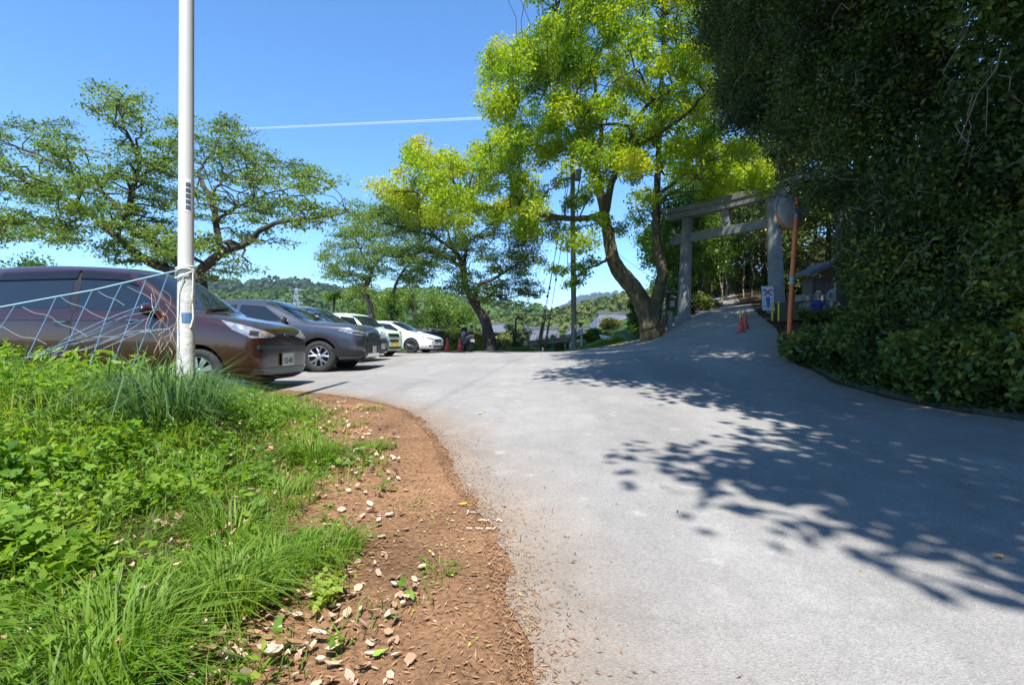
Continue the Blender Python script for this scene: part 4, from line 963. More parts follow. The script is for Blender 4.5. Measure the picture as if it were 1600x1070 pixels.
def person(name, label, loc, rz, top_m, leg_m, skin_m, seat=.42, lean=.06, hat=None, hair=(.35, .34, .33), arms='lap'):
    """a seated figure grown as one continuous skin about its joints"""
    root = empty(name, loc, rz); tag(root, label, 'person')
    J = {'pel': (0, 0, seat + .09, .135, .115), 'waist': (0, .02, seat + .26, .13, .105), 'chest': (0, .03 - lean, seat + .42, .155, .11), 'neckb': (0, .02 - lean, seat + .56, .075, .07), 'neck': (0, .0 - lean, seat + .62, .052, .052),
         'headl': (0, -.015 - lean, seat + .69, .074, .086), 'headm': (0, -.01 - lean, seat + .76, .08, .10), 'headt': (0, .0 - lean, seat + .83, .062, .075)}
    E = [('pel', 'waist'), ('waist', 'chest'), ('chest', 'neckb'), ('neckb', 'neck'), ('neck', 'headl'), ('headl', 'headm'), ('headm', 'headt')]
    for s, k in ((-1, 'l'), (1, 'r')):
        J['hip' + k] = (s * .095, -.03, seat + .06, .095, .09); J['knee' + k] = (s * .115, -.44, seat + .05, .064, .064); J['calf' + k] = (s * .115, -.44, seat * .55, .052, .056); J['ank' + k] = (s * .115, -.42, .08, .04, .042); J['toe' + k] = (s * .125, -.58, .035, .04, .03)
        J['sho' + k] = (s * .185, .03 - lean, seat + .50, .062, .062); J['elb' + k] = (s * .25, -.06 - lean, seat + .25, .046, .046); J['wri' + k] = (s * .12, -.29, seat + .15, .03, .03); J['palm' + k] = (s * .06, -.345, seat + .15, .034, .02)
        E += [('pel', 'hip' + k), ('hip' + k, 'knee' + k), ('knee' + k, 'calf' + k), ('calf' + k, 'ank' + k), ('ank' + k, 'toe' + k), ('chest', 'sho' + k), ('sho' + k, 'elb' + k), ('elb' + k, 'wri' + k), ('wri' + k, 'palm' + k)]
        for f in range(4): J['f%d%s' % (f, k)] = (s * (.045 - .0), -.375 - .006 * (f % 2), seat + .175 - .018 * f, .009, .009); J['g%d%s' % (f, k)] = (s * (.0 + .004 * f), -.40 + .004 * f, seat + .165 - .018 * f, .008, .008); E += [('palm' + k, 'f%d%s' % (f, k)), ('f%d%s' % (f, k), 'g%d%s' % (f, k))]
        J['th' + k] = (s * .07, -.37, seat + .19, .010, .010); E += [('palm' + k, 'th' + k)]
    J['nose'] = (0, -.125 - lean, seat + .735, .012, .014); E += [('headm', 'nose')]
    names = list(J); ix = {n_: i for i, n_ in enumerate(names)}
    me = bpy.data.meshes.new('figure'); me.from_pydata([J[n_][:3] for n_ in names], [(ix[a], ix[b]) for a, b in E], [])
    o = link_mesh('figure', me); sk = o.modifiers.new('skin', 'SKIN'); o.modifiers.new('sub', 'SUBSURF').render_levels = 1; o.modifiers['sub'].levels = 1
    for i, n_ in enumerate(names): me.skin_vertices[0].data[i].radius = J[n_][3:5]; me.skin_vertices[0].data[i].use_root = (n_ == 'pel')
    dg = bpy.context.evaluated_depsgraph_get(); dg.update(); m2 = bpy.data.meshes.new_from_object(o.evaluated_get(dg)); bpy.data.objects.remove(o); m2.name = 'body'
    m2.materials.clear(); add_mats(m2, [top_m, leg_m, skin_m, M_black])
    A = np.array([J[n_][:3] for n_ in names])
    for p in m2.polygons:
        c_ = np.array(p.center); n_ = names[int(np.argmin(np.linalg.norm(A - c_, axis=1)))]
        p.material_index = 2 if (n_.startswith(('head', 'neck', 'nose', 'palm', 'f', 'g', 'th')) and n_ != 'neckb') else 3 if n_.startswith('toe') else 1 if n_.startswith(('hip', 'knee', 'calf', 'ank', 'pel')) else 0
        p.use_smooth = True
    b = link_mesh('body', m2, root); hc = Vector((0, -.0 - lean, seat + .80))
    bm = bmesh.new(); bmesh.ops.create_icosphere(bm, subdivisions=3, radius=1)
    for v in list(bm.verts):
        if v.co.z < -.35 or (v.co.y < -.55 and v.co.z < .45): bm.verts.remove(v)
    for v in bm.verts: v.co = Vector((v.co.x * .098, v.co.y * .118 + .012, v.co.z * .108)) + hc + Vector((0, 0, -.012)) + Vector((0, 0, .006)) * mnoise.noise(v.co * 6)
    m3 = bpy.data.meshes.new('hair'); bm.to_mesh(m3); bm.free(); add_mats(m3, mat('hair_%d' % int(hair[0] * 100), hair, .8, 0, .3, 40)); link_mesh('hair', m3, root)
    for s in (-1, 1):
        MB().lathe([(.001, -.008), (.008, 0), (.001, .008)], 8, (s * .03, -.103 - lean, seat + .765)).build('eye', M_black, root)
        MB().lathe([(.001, -.03), (.014, -.01), (.016, .012), (.001, .03)], 8, (s * .083, -.0 - lean, seat + .75)).build('ear', skin_m, root)
    MB().box((0, -.105 - lean, seat + .692), (.045, .008, .008)).build('mouth', mat('lips', (.25, .10, .08), .6), root)
    cl_ = MB(); cl_.lathe([(.075, 0), (.074, .02), (.062, .035)], 16, (0, .012 - lean, seat + .545)); cl_.build('collar', top_m, root, smooth=True)
    if hat:
        h = MB(); h.lathe([(.165, -.02), (.17, -.015), (.105, .01), (.105, .07), (.08, .105), (.001, .112)], 22, hc + Vector((0, 0, .045))); h.build('hat', hat, root, smooth=True)
    return root
M_skin = mat('skin', (.42, .24, .165), .6, 0, .08)
pb = P(1279, 518, 17.2); pb.z = Hs(pb.x, pb.y + .1)
person('person', 'seated person in a dark blue jacket and black trousers by the stone wall', pb, rad(-22), mat('blue_jacket', (.022, .045, .19), .8, 0, .2, 12), mat('black_trousers', (.012, .012, .014), .85), M_skin, .44, .05, None, (.52, .51, .50))
pw = Vector((11.15, 17.6, 1.83))
person('person', 'seated person in a pale top and brimmed cap behind the shrub', pw, rad(-35), mat('pale_shirt', (.42, .46, .44), .85, 0, .3, 16, col2=(.20, .28, .24)), mat('grey_trousers', (.45, .45, .44), .85), M_skin, .44, .10, mat('cap_brown', (.20, .14, .12), .8), (.3, .29, .28))
# stone benches carrying them
for q, h, w_, lab in ((pb, .44, .62, 'low stone block under the person in the blue jacket'), (pw, .44, .62, 'low stone block under the person in the cap')):
    b = MB(); b.box((0, .16, h / 2 - .12), (w_, .46, h + .1)); o = b.build('stone_block', M_st[1], None, bevel=.02); o.location = q - Vector((0, 0, 0)); o.rotation_euler.z = rad(-22 if q is pb else -35); tag(o, lab, 'seat')
for (x0, y0), (x1, y1), lab in (((1247, 512), (1266, 503), 'pale board lying at the feet of the person in blue'), ((1243, 516), (1270, 513), 'pale timber edging on the ground below the person in blue')):
    a, b = P(x0, y0, 16.6), P(x1, y1, 16.9); a.z = Hs(a.x, a.y) + .04; b.z = Hs(b.x, b.y) + .05; m_ = MB(); m_.tube([a, b], .045, 4); tag(m_.build('timber', mat('pale_timber', (.33, .30, .25), .8, 0, .2), None), lab, 'board')
o = MB(); o.box((0, 0, .6), (1.5, 1.4, 1.5)); o = o.build('earth_step', mat('fill_earth', (.06, .05, .035), .95), None, bevel=.08); o.location = (11.3, 18.1, .9 - .0); o.rotation_euler.z = rad(-30); o.scale.z = .55; tag(o, 'earth step under the person in the cap', 'step')

# ------------------------------------------------------------------ by the left gate post
q = P(1037, 512, 26.2); q.z = Hs(q.x, q.y); root = empty('red_post', q); tag(root, 'short red marker post at the foot of the twin trunk', 'post')
MB().tube([(0, 0, -.1), (0, 0, .72), (0, 0, .80)], [.075, .075, .05], 14).build('shaft', mat('red_marker', (.42, .055, .04), .5), root, smooth=True); MB().lathe([(.078, .5), (.078, .6)], 14).build('band', mat('dull_red', (.22, .06, .05), .6), root)
q = P(1047, 510, 26.6); q.z = Hs(q.x, q.y); m_ = MB(); m_.box(q + Vector((0, 0, .38)), (.24, .2, .95), taper=.85); o = m_.build('stone_marker', M_conc, None, bevel=.02); tag(o, 'short weathered stone marker beside the red post', 'stone marker')
q = P(1053, 496, 28.5); q.z = Hs(q.x, q.y); root = empty('notice_board', q); tag(root, 'small roofed wooden notice board left of the gate', 'notice board')
for s in (-1, 1): MB().box((s * .42, 0, .75), (.09, .09, 1.7)).build('leg', M_wood, root)
MB().box((0, .02, 1.05), (.76, .04, .62)).build('panel', M_wood, root); MB().box((-.1, -.012, 1.02), (.26, .012, .34)).build('paper', mat('paper', (.5, .52, .55), .8, 0, .2, 20), root)
for s in (-1, 1): MB().prism([(0, 0), (.42, 0), (.42, 1.2), (0, 1.2)], (-.6, 0, 1.72), Vector((0, s * .9, -.42)).normalized(), (1, 0, 0), (0, 0, .04)).build('roof_board', M_wood, root)

# ------------------------------------------------------------------ utility pole, guys, guard rail
M_upole = mat('concrete_pole', (.21, .20, .185), .85, 0, .2, 5, bump=.2)
ub = P(897, 547, 30); ub.z = Hs(ub.x, ub.y); root = empty('utility_pole', ub); tag(root, 'tall grey concrete utility pole at the far edge of the lane', 'utility pole'); O = ub.copy()
ut = P(894, 210, 30)
MB().tube([ub - Vector((0, 0, .4)), ub.lerp(ut, .5), ut], [.165, .15, .125], 18).build('shaft', M_upole, root, O, True)
for z0_, w_ in ((-.5, 1.6), (-1.25, 1.4)):
    ca = MB(); ca.box(ut + Vector((0, -.17, z0_)), (w_, .09, .09)); ca = ca.build('crossarm', mat('galvanised', (.40, .42, .44), .5, .5), root, O)
    for k in (-.7, -.25, .25, .7): MB().lathe([(.02, 0), (.06, .03), (.045, .07), (.06, .11), (.04, .17), (.001, .19)], 10, ut + Vector((k * w_ / 1.6, -.17, z0_ + .045))).build('insulator', mat('porcelain', (.72, .74, .76), .2), ca, O, True)
MB().lathe([(.19, -.3), (.2, -.28), (.2, .28), (.19, .3), (.001, .31)], 16, ut + Vector((.32, 0, -2.4))).build('transformer', mat('galvanised'
, (.40, .42, .44)), root, O, True)
guy_b = [P(838, 549, 31.5), P(842, 550, 31.6), P(850, 548, 31.7)]
M_wire = mat('wire', (.05, .05, .055), .5)
M_gstripe = mat('guy_guard', (.36, .26, .08), .7, 0, .3, 3, col2=(.07, .06, .05), stretch=(1, 1, 8))
for i, (b_, tp) in enumerate(zip(guy_b, ((.86, -.1), (.93, 0), (.80, .1)))):
    b_.z = Hs(b_.x, b_.y); a = ub.lerp(ut, tp[0]); r_ = empty('guy_wire', b_); tag(r_, 'guy wire with striped guard, %s of three beside the guard rail' % ('leftmost', 'middle one', 'rightmost')[i], 'guy wire', 'guy wires of the utility pole')
    MB().tube([b_, a], .018, 5).build('wire', M_wire, r_, b_)
    d_ = (a - b_).normalized(); MB().tube([b_ + d_ * .05, b_ + d_ * 2.0], .06, 8).build('guard', M_gstripe, r_, b_); g = MB(); g.lathe([(.02, -.09), (.07, -.04), (.07, .04), (.02, .09)], 8, b_ + d_ * (3.6 + .5 * i)); g.build('insulator', M_black, r_, b_)
for i, (a, b, sag, lab) in enumerate([(ut + Vector((-.7, -.17, -.3)), Vector((-2.5, -12, 14.5)), 1.0, 'thin power wire crossing the sky above the trees at the top'), (ut + Vector((.7, -.17, -.3)), P(1090, 330, 45), .5, 'thin wire running from the utility pole over the gate'), (ub.lerp(ut, .62), P(1050, 450, 52), .4, 'low thin wire right of the utility pole')]):
    tag(MB().tube([a.lerp(b, t) - Vector((0, 0, sag * 4 * t * (1 - t))) for t in np.linspace(0, 1, 15)], (.007 if i == 0 else .014), 5).build('wire', M_wire, None), lab, 'wire')
def guard_rail(label, p0, p1, m_, h=.72, n_=4):
    a, b = Vector(p0), Vector(p1); a.z = Hs(a.x, a.y); b.z = Hs(b.x, b.y); root = empty('guard_rail', a.lerp(b, .5)); tag(root, label, 'guard rail', 'guard rails at the far edge of the lane'); O = root.location.copy()
    m = MB(); vs_ = []; prof = [(0, .17), (.035, .13), (.035, .06), (0, .02), (0, -.02), (.035, -.06), (.035, -.13), (0, -.17)]
    for e in (a, b):
        for dy, dz in prof: vs_.append(e + Vector((0, -dy, h + dz)))
        for dy, dz in prof[::-1]: vs_.append(e + Vector((0, -dy + .012, h + dz)))
    m.add(vs_, [(k, (k + 1) % 16, 16 + (k + 1) % 16, 16 + k) for k in range(16)]); m.build('beam', m_, root, O)
    for k in range(n_): q = a.lerp(b, (k + .5) / n_); MB().tube([q + Vector((0, .09, -.3)), q + Vector((0, .09, h + .12))], .06, 10).build('post', m_, root, O, True)
guard_rail('weathered grey guard rail left of the utility pole', P(817, 535, 32), P(893, 535, 32.2), mat('old_rail', (.20, .20, .19), .6, .2, .3, 4))
guard_rail('clean white guard rail right of the utility pole', P(884, 530, 34), P(917, 530, 35), mat('white_rail', (.72, .73, .72), .45), h=1.0, n_=2)
q = P(834, 552, 33.5); m_ = MB(); m_.box((q.x, q.y, .30), (1.3, .5, .75)); o = m_.build('white_bin', mat('bin_white', (.62, .66, .66), .5), None, bevel=.03); root = o; tag(o, 'white box with a green lid end behind the weathered guard rail', 'box')
MB().box((q.x - .80, q.y - .02, .42), (.28, .5, .30)).build('lid_end', mat('teal_plastic', (.10, .42, .34), .5), o)
q = P(948, 540, 31.5); m_ = MB(); m_.box((0, 0, 0), (.85, .5, .03), Matrix.Rotation(rad(28), 3, 'X') @ Matrix.Rotation(rad(14), 3, 'Y')); o = m_.build('tilted_panel', mat('bin_white', (.62, .66, .66)), None); o.location = (q.x, q.y, Hs(q.x, q.y) + .26); tag(o, 'tilted white sheet lying at the lane edge right of the utility pole', 'panel')
m_ = MB(); 
for k in (-.3, .3): m_.box((k, .15, -.16), (.05, .05, .34))
m_.build('prop', M_wood, o)

# ------------------------------------------------------------------ scooter and shed
M_sc = mat('scooter_silver', (.30, .29, .31), .25, .5, .06); 
q = P(731, 547, 25.6); q.z = Hs(q.x, q.y); root = empty('scooter', q, rad(20)); tag(root, 'silver and black scooter parked tail outward beside the cherry trunk', 'scooter')
for y, nm in ((-.55, 'wheel'), (.75, 'wheel')):
    w_ = empty('wheel', (0, y, .24)); w_.parent = root; rt = Matrix.Rotation(rad(90), 3, 'Y')
    MB().lathe([(.15, -.06), (.21, -.065), (.24, -.03), (.24, .03), (.21, .065), (.15, .06)], 24, rot=rt).build('tyre', M_rubber, w_, smooth=True); MB().lathe([(.001, -.05), (.15, -.05), (.15, .05), (.001, .05)], 16, rot=rt).build('rim', M_alloy, w_, smooth=True)
def blob(name, secs, m_, parent):                               # loft of rounded sections along y: (y, zc, half width, half height)
    V = []; n_ = 14
    for y, zc, hw, hh in secs:
        for k in range(n_):
            a = 2 * math.pi * k / n_; ca, sa = math.cos(a), math.sin(a); V.append((hw * math.copysign(abs(ca) ** .75, ca), y, zc + hh * math.copysign(abs(sa) ** .75, sa)))
    F = [(i * n_ + k, i * n_ + (k + 1) % n_, (i + 1) * n_ + (k + 1) % n_, (i + 1) * n_ + k) for i in range(len(secs) - 1) for k in range(n_)] + [tuple(range(n_)), tuple((len(secs) - 1) * n_ + k for k in range(n_))]
    m = MB(); m.add(V, F); return m.build(name, m_, parent, smooth=True)
blob('tail_fairing', [(-.80, .80, .06, .05), (-.70, .76, .14, .10), (-.4, .70, .19, .14), (0, .58, .17, .14), (.2, .45, .14, .10)], M_sc, root)
blob('seat', [(-.66, .90, .10, .04), (-.5, .92, .16, .07), (-.1, .87, .16, .07), (.2, .80, .11, .06)], M_black, root)
blob('front_fairing', [(.42, .62, .16, .26), (.60, .72, .20, .34), (.74, .74, .14, .24), (.84, .70, .05, .12)], M_sc, root)
MB().box((0, .28, .32), (.30, .5, .08)).build('footboard', M_black, root, bevel=.02)
mg = MB(); mg.prism([(-.09, 0), (.09, 0), (.07, -.36), (-.07, -.36)], (0, -.80, .66), (1, 0, 0), (0, -.12, .99), (0, .02, 0)); mg.build('mudguard', M_black, root)
MB().box((0, -.845, .55), (.21, .012, .125), Matrix.Rotation(rad(-12), 3, 'X')).build('number_plate', M_plate, root)
MB().box((0, -.80, .79), (.16, .03, .05)).build('tail_lamp', mat('tail_red', (.4, .03, .02), .2), root, bevel=.01)
hb = MB(); hb.tube([(-.34, .42, 1.02), (-.15, .52, 1.04), (.15, .52, 1.04), (.34, .42, 1.02)], .018, 8); hb.tube([(0, .55, .9), (0, .52, 1.04)], .03, 8); hb.build('handlebar', M_black, root, smooth=True)
for s in (-1, 1):
    MB().tube([(s * .28, .45, 1.03), (s * .32, .47, 1.20)], .008, 6).build('mirror_stem', M_black, root); MB().lathe([(.001, -.02), (.065, -.01), (.065, .01), (.001, .015)], 16, (s * .34, .47, 1.25), Matrix.Rotation(rad(90), 3, 'X')).build('mirror', M_black, root, smooth=True)
MB().box((0, .68, 1.10), (.30, .02, .32), Matrix.Rotation(rad(25), 3, 'X')).build('screen', mat('smoke_screen', (.03, .035, .04), .1), root)
q = P(672, 541, 27); q.z = Hs(q.x, q.y); root = empty('tool_shed', q, rad(-8)); tag(root, 'low dark board shed behind the white car', 'shed')
M_shed = mat('shed_board', (.055, .05, .05), .8, 0, .35, 5, stretch=(1, 1, .2))
for k in range(9): MB().box((-.56 + k * .14, -.45, .48), (.13, .03, 1.06 - .02 * (k % 3))).build('board', M_shed, root)
for s in (-1, 1): MB().box((s * .63, 0, .48), (.04, .92, 1.04)).build('side_panel', M_shed, root)
MB().prism([(-.78, 1.0), (.78, 1.0), (.78, 1.06), (0, 1.22), (-.78, 1.06)], (0, -.62, 0), (1, 0, 0), (0, 0, 1), (0, 1.2, 0)).build('roof', mat('shed_roof', (.09, .09, .095), .7), root)

# ------------------------------------------------------------------ houses and pylons across the valley
M_hwall = mat('dark_house_wall', (.045, .042, .04), .85, 0, .3, 2); M_plaster = mat('plaster', (.62, .61, .58), .8, 0, .1); M_htile = mat('silver_tile', (.115, .125, .145), .55, 0, .3, 1.2, spec=.4)
def house(label, px, d, w_, dep, z_e, z_r, zg, rz, rows, plaster=True, hip=.12):
    x = (px - 800) / 800 * d; root = empty('house', (x, d, zg), rz); tag(root, label, 'house', 'houses across the valley'); e = z_e - zg; r_ = z_r - zg; ov = .7
    MB().box((0, 0, e / 2 - .2), (w_ - .6, dep - .6, e + .4)).build('wall', M_hwall, root)
    if plaster: MB().box((0, 0, e * .28 - .2), (w_ - .5, dep - .5, e * .3 + .4)).build('plaster_base', M_plaster, root)
    for k in range(int(w_ // 1.6)): wd = MB(); wd.box((-w_ / 2 + 1.2 + k * 1.6, -dep / 2 + .29, e * .68), (1.0, .06, e * .34)); wd = wd.build('window', mat('house_window', (.03, .035, .04), .1), root); MB().box((-w_ / 2 + 1.2 + k * 1.6, -dep / 2 + .25, e * .68), (.06, .05, e * .34)).build('mullion', M_wood, wd)
    for s in (-1, 1):
        a = [Vector((-w_ / 2 - ov, s * (dep / 2 + ov), e - .2)), Vector((w_ / 2 + ov, s * (dep / 2 + ov), e - .2)), Vector((w_ / 2 - w_ * hip, 0, r_)), Vector((-w_ / 2 + w_ * hip, 0, r_))]
        m = MB(); m.add(a + [q_ - Vector((0, 0, .18)) for q_ in a], [(0, 1, 2, 3), (7, 6, 5, 4), (0, 4, 5, 1), (1, 5, 6, 2), (2, 6, 7, 3), (3, 7, 4, 0)]); ro = m.build('roof_slope', M_htile, root)
        if s < 0:
            for k in range(rows): t = (k + .5) / rows; MB().tube([a[0].lerp(a[1], t) + Vector((0, 0, .03)), a[3].lerp(a[2], t) + Vector((0, 0, .03))], .075, 5).build('tile_row', M_htile, ro)
    for s in (-1, 1): m = MB(); m.add([Vector((s * (w_ / 2 + ov), -dep / 2 - ov, e - .2)), Vector((s * (w_ / 2 + ov), dep / 2 + ov, e - .2)), Vector((s * (w_ / 2 - w_ * hip), 0, r_))], [(0, 1, 2)]); m.build('roof_hip', M_htile, root)
    MB().box((0, 0, r_ + .12), (w_ * (1 - 2 * hip) + .3, .5, .42)).build('ridge', M_htile, root, bevel=.08)
    for s in (-1, 1): MB().box((s * (w_ * (.5 - hip) + .2), 0, r_ + .28), (.35, .6, .6)).build('ridge_end', M_htile, root, bevel=.08)
house('large dark house with a silver grey tiled roof behind the bushes', 966, 92, 9.2, 8, 3.2, 6.1, -.3, rad(6), 26)
house('low grey tiled roof beside the left of the large house', 905, 88, 4.2, 5, 2.0, 3.2, -.3, rad(4), 12)
house('small grey roofed outbuilding left of the striped guy guards', 846, 62, 4.6, 4, 1.15, 2.6, -.3, rad(-10), 13, False)
house('small pale roofed house glimpsed beyond the cherry trunk', 772, 120, 6, 5, 3.6, 5.2, -.3, rad(5), 12)
M_pyl = mat('pylon_steel', (.42, .46, .50), .5, .4)
for px, d, h, lab in ((463, 300, 26, 'lattice steel pylon on the hill above the grey cars'), (629, 420, 26, 'lattice steel pylon behind the far cherry tree')):
    x = (px - 800) / 800 * d; zt_ = 1 + (535 - 450) / 800 * d; b_ = Vector((x, d - 60, zt_ - h)); b_.x = (px - 800) / 800 * b_.y; zt_ = 1 + (535 - 450) / 800 * b_.y; b_.z = zt_ - h
    root = empty('pylon', b_); tag(root, lab, 'pylon', 'pylons on the hills')
    lv = np.linspace(0, 1, 9); cor = [[Vector((sx_ * (2.2 * (1 - t) + .35), sy_ * (2.2 * (1 - t) + .35), h * t)) for t in lv] for sx_, sy_ in ((-1, -1), (1, -1), (1, 1), (-1, 1))]
    for c_ in cor: MB().tube(c_, .11, 4).build('leg', M_pyl, root)
    m = MB()
    for i in range(8):
        for k in range(4): m.tube([cor[k][i], cor[(k + 1) % 4][i + 1]], .06, 3); m.tube([cor[(k + 1) % 4][i], cor[k][i + 1]], .06, 3)
    m.build('bracing', M_pyl, root)
    for z0_ in (.72, .84, .96): MB().tube([(-3.2, 0, h * z0_), (0, 0, h * z0_ + .5), (3.2, 0, h * z0_)], .1, 4).build('crossarm', M_pyl, root)

# ------------------------------------------------------------------ kerb wall at the right edge of the lane
M_kerb = mat('mossy_concrete', (.11, .11, .095), .92, 0, .4, 5, bump=.6, col2=(.035, .045, .02))
root = empty('kerb_wall', (5.2, 7, Hs(5.0, 7))); tag(root, 'low mossy concrete kerb wall along the foot of the wooded bank', 'kerb'); O = root.location.copy()
ys = np.arange(3.4, 9.4, .6)
for y0, y1 in zip(ys[:-1], ys[1:]):
    a = Vector((float(xedge(y0)) + .12, y0 + .006, 0)); b = Vector((float(xedge(y1)) + .12, y1 - .006, 0)); za, zb_ = Hs(a.x - .15, a.y), Hs(b.x - .15, b.y); hh = .055
    w_ = Vector((.16, 0, 0)); m_ = MB(); m_.add([Vector((a.x, a.y, za - .1)), Vector((b.x, b.y, zb_ - .1)), Vector((b.x, b.y, zb_ + hh)), Vector((a.x, a.y, za + hh))] + [Vector((a.x, a.y, za - .1)) + w_, Vector((b.x, b.y, zb_ - .1)) + w_, Vector((b.x, b.y, zb_ + hh)) + w_, Vector((a.x, a.y, za + hh)) + w_], [(0, 1, 2, 3), (7, 6, 5, 4), (0, 4, 5, 1), (1, 5, 6, 2), (2, 6, 7, 3), (3, 7, 4, 0)])
    m_.build('kerb_block', M_kerb, root, O, bevel=.015)
# ------------------------------------------------------------------ trees
bark = mat('cherry_bark', (.05, .04, .033), .9, var=.45, scale=9, bump=.8, bscale=22, stretch=(1, 1, .45))
bark_big = mat('mossy_bark', (.05, .04, .03), .92, var=.45, scale=5, bump=1.0, bscale=14, col2=(.16, .135, .06), stretch=(1, 1, .4))
bark_dark = mat('dark_bark', (.05, .04, .032), .92, var=.4, scale=8, bump=.7)
L_cherry = leaf_mat('leaf_cherry', [(.085, .15, .026), (.15, .245, .042), (.24, .34, .07)], .52)
L_camphor = leaf_mat('leaf_camphor', [(.10, .21, .014), (.23, .38, .018), (.42, .52, .026), (.62, .52, .045)], .52)
L_ever = leaf_mat('leaf_evergreen', [(.03, .052, .014), (.055, .09, .02), (.09, .135, .026), (.15, .20, .036), (.48, .36, .04)], .28, .45, .3)
L_fresh = leaf_mat('leaf_fresh', [(.045, .10, .012), (.085, .175, .018), (.15, .26, .025)], .48)
L_shrub = leaf_mat('leaf_shrub', [(.05, .085, .015), (.10, .15, .022), (.19, .21, .03), (.27, .24, .05)], .4)

def limb(pxs, d, r0, r1, dz=0.0, bend=0.0, seed=0):
    n_ = len(pxs); return ([P(x, y, d + dz * i / max(1, n_ - 1) + bend * math.sin(i / max(1, n_ - 1) * 3)) for i, (x, y) in enumerate(pxs)], r0, r1)

# left cherry, behind the brown van
dA = 16.5
bA = Vector(((322 - 800) / 800 * dA, dA, 0)); bA.z = Hs(bA.x, bA.y)
limbsA = [([bA + Vector((0, 0, -.1)), P(316, 470, dA), P(312, 425, dA)], .34, .26),
    limb([(312, 425), (345, 397), (385, 380), (420, 352), (490, 341), (546, 331)], dA, .2, .02, -2),
    limb([(345, 400), (337, 345), (327, 306), (311, 275), (318, 257), (336, 232), (345, 205)], dA, .14, .015, .8),
    limb([(312, 428), (280, 408), (245, 380), (200, 352), (204, 315), (210, 282), (217, 250), (196, 205), (182, 166), (152, 140)], dA, .2, .012, -1.2),
    limb([(305, 430), (245, 415), (196, 383), (140, 334), (115, 317), (52, 289), (0, 261), (-60, 240)], dA, .19, .02, -2.2),
    limb([(200, 352), (175, 315), (130, 282), (70, 247), (0, 222), (-50, 205)], dA - .4, .1, .015, 1.8),
    limb([(140, 336), (110, 348), (87, 359), (31, 362), (-30, 360)], dA - 1, .06, .012, -1.2),
    limb([(327, 306), (360, 270), (400, 262), (440, 262), (480, 268)], dA + .3, .06, .01, 1.8),
    limb([(210, 282), (250, 255), (275, 215), (280, 190)], dA - .5, .05, .01, 1.5),
    limb([(334, 345), (380, 320), (430, 300), (500, 288)], dA, .07, .01, -2.0)]
limbsA = [(p, a * .8, b * .7) for p, a, b in limbsA]
rA = np.random.default_rng(21)
polyA = [(-110, 200), (0, 192), (60, 182), (90, 192), (130, 172), (133, 135), (160, 128), (228, 155), (222, 178), (270, 182), (345, 182), (398, 202), (420, 232), (480, 255), (513, 285), (482, 295), (545, 320), (540, 336), (515, 352), (452, 372), (440, 398), (390, 432), (330, 440), (310, 420), (200, 414), (130, 404), (60, 382), (-110, 390)]
clA = poly_clumps(polyA, 235, dA, 1.3, .66, .34, rA, mind=10, near=limb_px(limbsA), nd=66, tint=.5, tvar=.18)
make_tree('cherry_tree', bA, limbsA, clA, L_cherry, bark, 'wide cherry tree with spreading flat crown behind the brown van', 'tree', 'cherry trees round the car park', 22, (.09, .048), 235, 9, shell=.3, bthick=.02)

# middle cherry beside the scooter
dB = 28
bB = Vector(((766 - 800) / 800 * dB, dB, 0)); bB.z = Hs(bB.x, bB.y)
limbsB = [([bB + Vector((.02, 0, -.15)), P(765, 530, dB), P(756, 498, dB), P(739, 471, dB)], .42, .30),
    limb([(739, 473), (727, 443), (725, 421), (711, 393), (679, 368), (650, 322), (640, 290)], dB, .24, .03, -1),
    limb([(725, 425), (711, 411), (682, 397), (661, 393), (630, 402), (600, 400)], dB, .13, .02, -2.5),
    limb([(726, 425), (728, 393), (731, 380), (750, 366), (775, 345)], dB, .13, .02, 2),
    limb([(741, 473), (743, 462), (750, 444), (764, 439), (789, 425), (815, 408), (840, 400)], dB, .2, .02, -1.5),
    limb([(741, 475), (755, 470), (768, 462), (790, 466), (820, 460)], dB, .14, .015, 1.2),
    limb([(711, 393), (700, 360), (715, 335), (720, 310)], dB, .08, .015, 1.5),
    limb([(679, 368), (640, 360), (605, 350), (580, 352)], dB, .08, .012, -1)]
limbsB = [(p, a * .85, b * .7) for p, a, b in limbsB]
rB = np.random.default_rng(31)
polyB = [(575, 330), (620, 300), (680, 290), (740, 310), (790, 345), (840, 372), (852, 412), (862, 440), (845, 468), (800, 482), (762, 470), (745, 452), (700, 476), (655, 452), (600, 425), (560, 395)]
clB = poly_clumps(polyB, 165, dB, 1.3, .85, .36, rB, mind=9, near=limb_px(limbsB), nd=34, tint=.36, tvar=.15)
make_tree('cherry_tree', bB, limbsB, clB, L_cherry, bark, 'leaning cherry tree with thick forked trunk beside the parked scooter', 'tree', 'cherry trees round the car park', 32, (.115, .06), 240, 9, shell=.3, bthick=.02)

# far cherry with pale trunks
dC = 33
bC = Vector(((583 - 800) / 800 * dC, dC, 0)); bC.z = Hs(bC.x, bC.y)
limbsC = [([bC + Vector((0, 0, -.1)), P(581, 510, dC), P(576, 470, dC), P(568, 455, dC), P(577, 438, dC)], .26, .16),
    limb([(577, 440), (585, 415), (600, 400), (622, 380), (640, 355)], dC, .13, .02, 1),
    limb([(575, 442), (560, 430), (535, 432), (515, 425), (495, 415)], dC, .1, .02, -1),
    limb([(580, 425), (565, 395), (555, 370), (560, 345)], dC, .09, .02, .5),
    ([bC + Vector((1.1, .3, -.1)), P(606, 500, dC + .3), P(612, 470, dC + .3), P(620, 440, dC + .3), P(640, 410, dC), P(660, 392, dC)], .19, .03)]
rC = np.random.default_rng(41)
polyC = [(495, 405), (520, 370), (530, 345), (570, 318), (620, 335), (665, 370), (690, 410), (660, 445), (610, 440), (590, 425), (560, 455), (505, 430)]
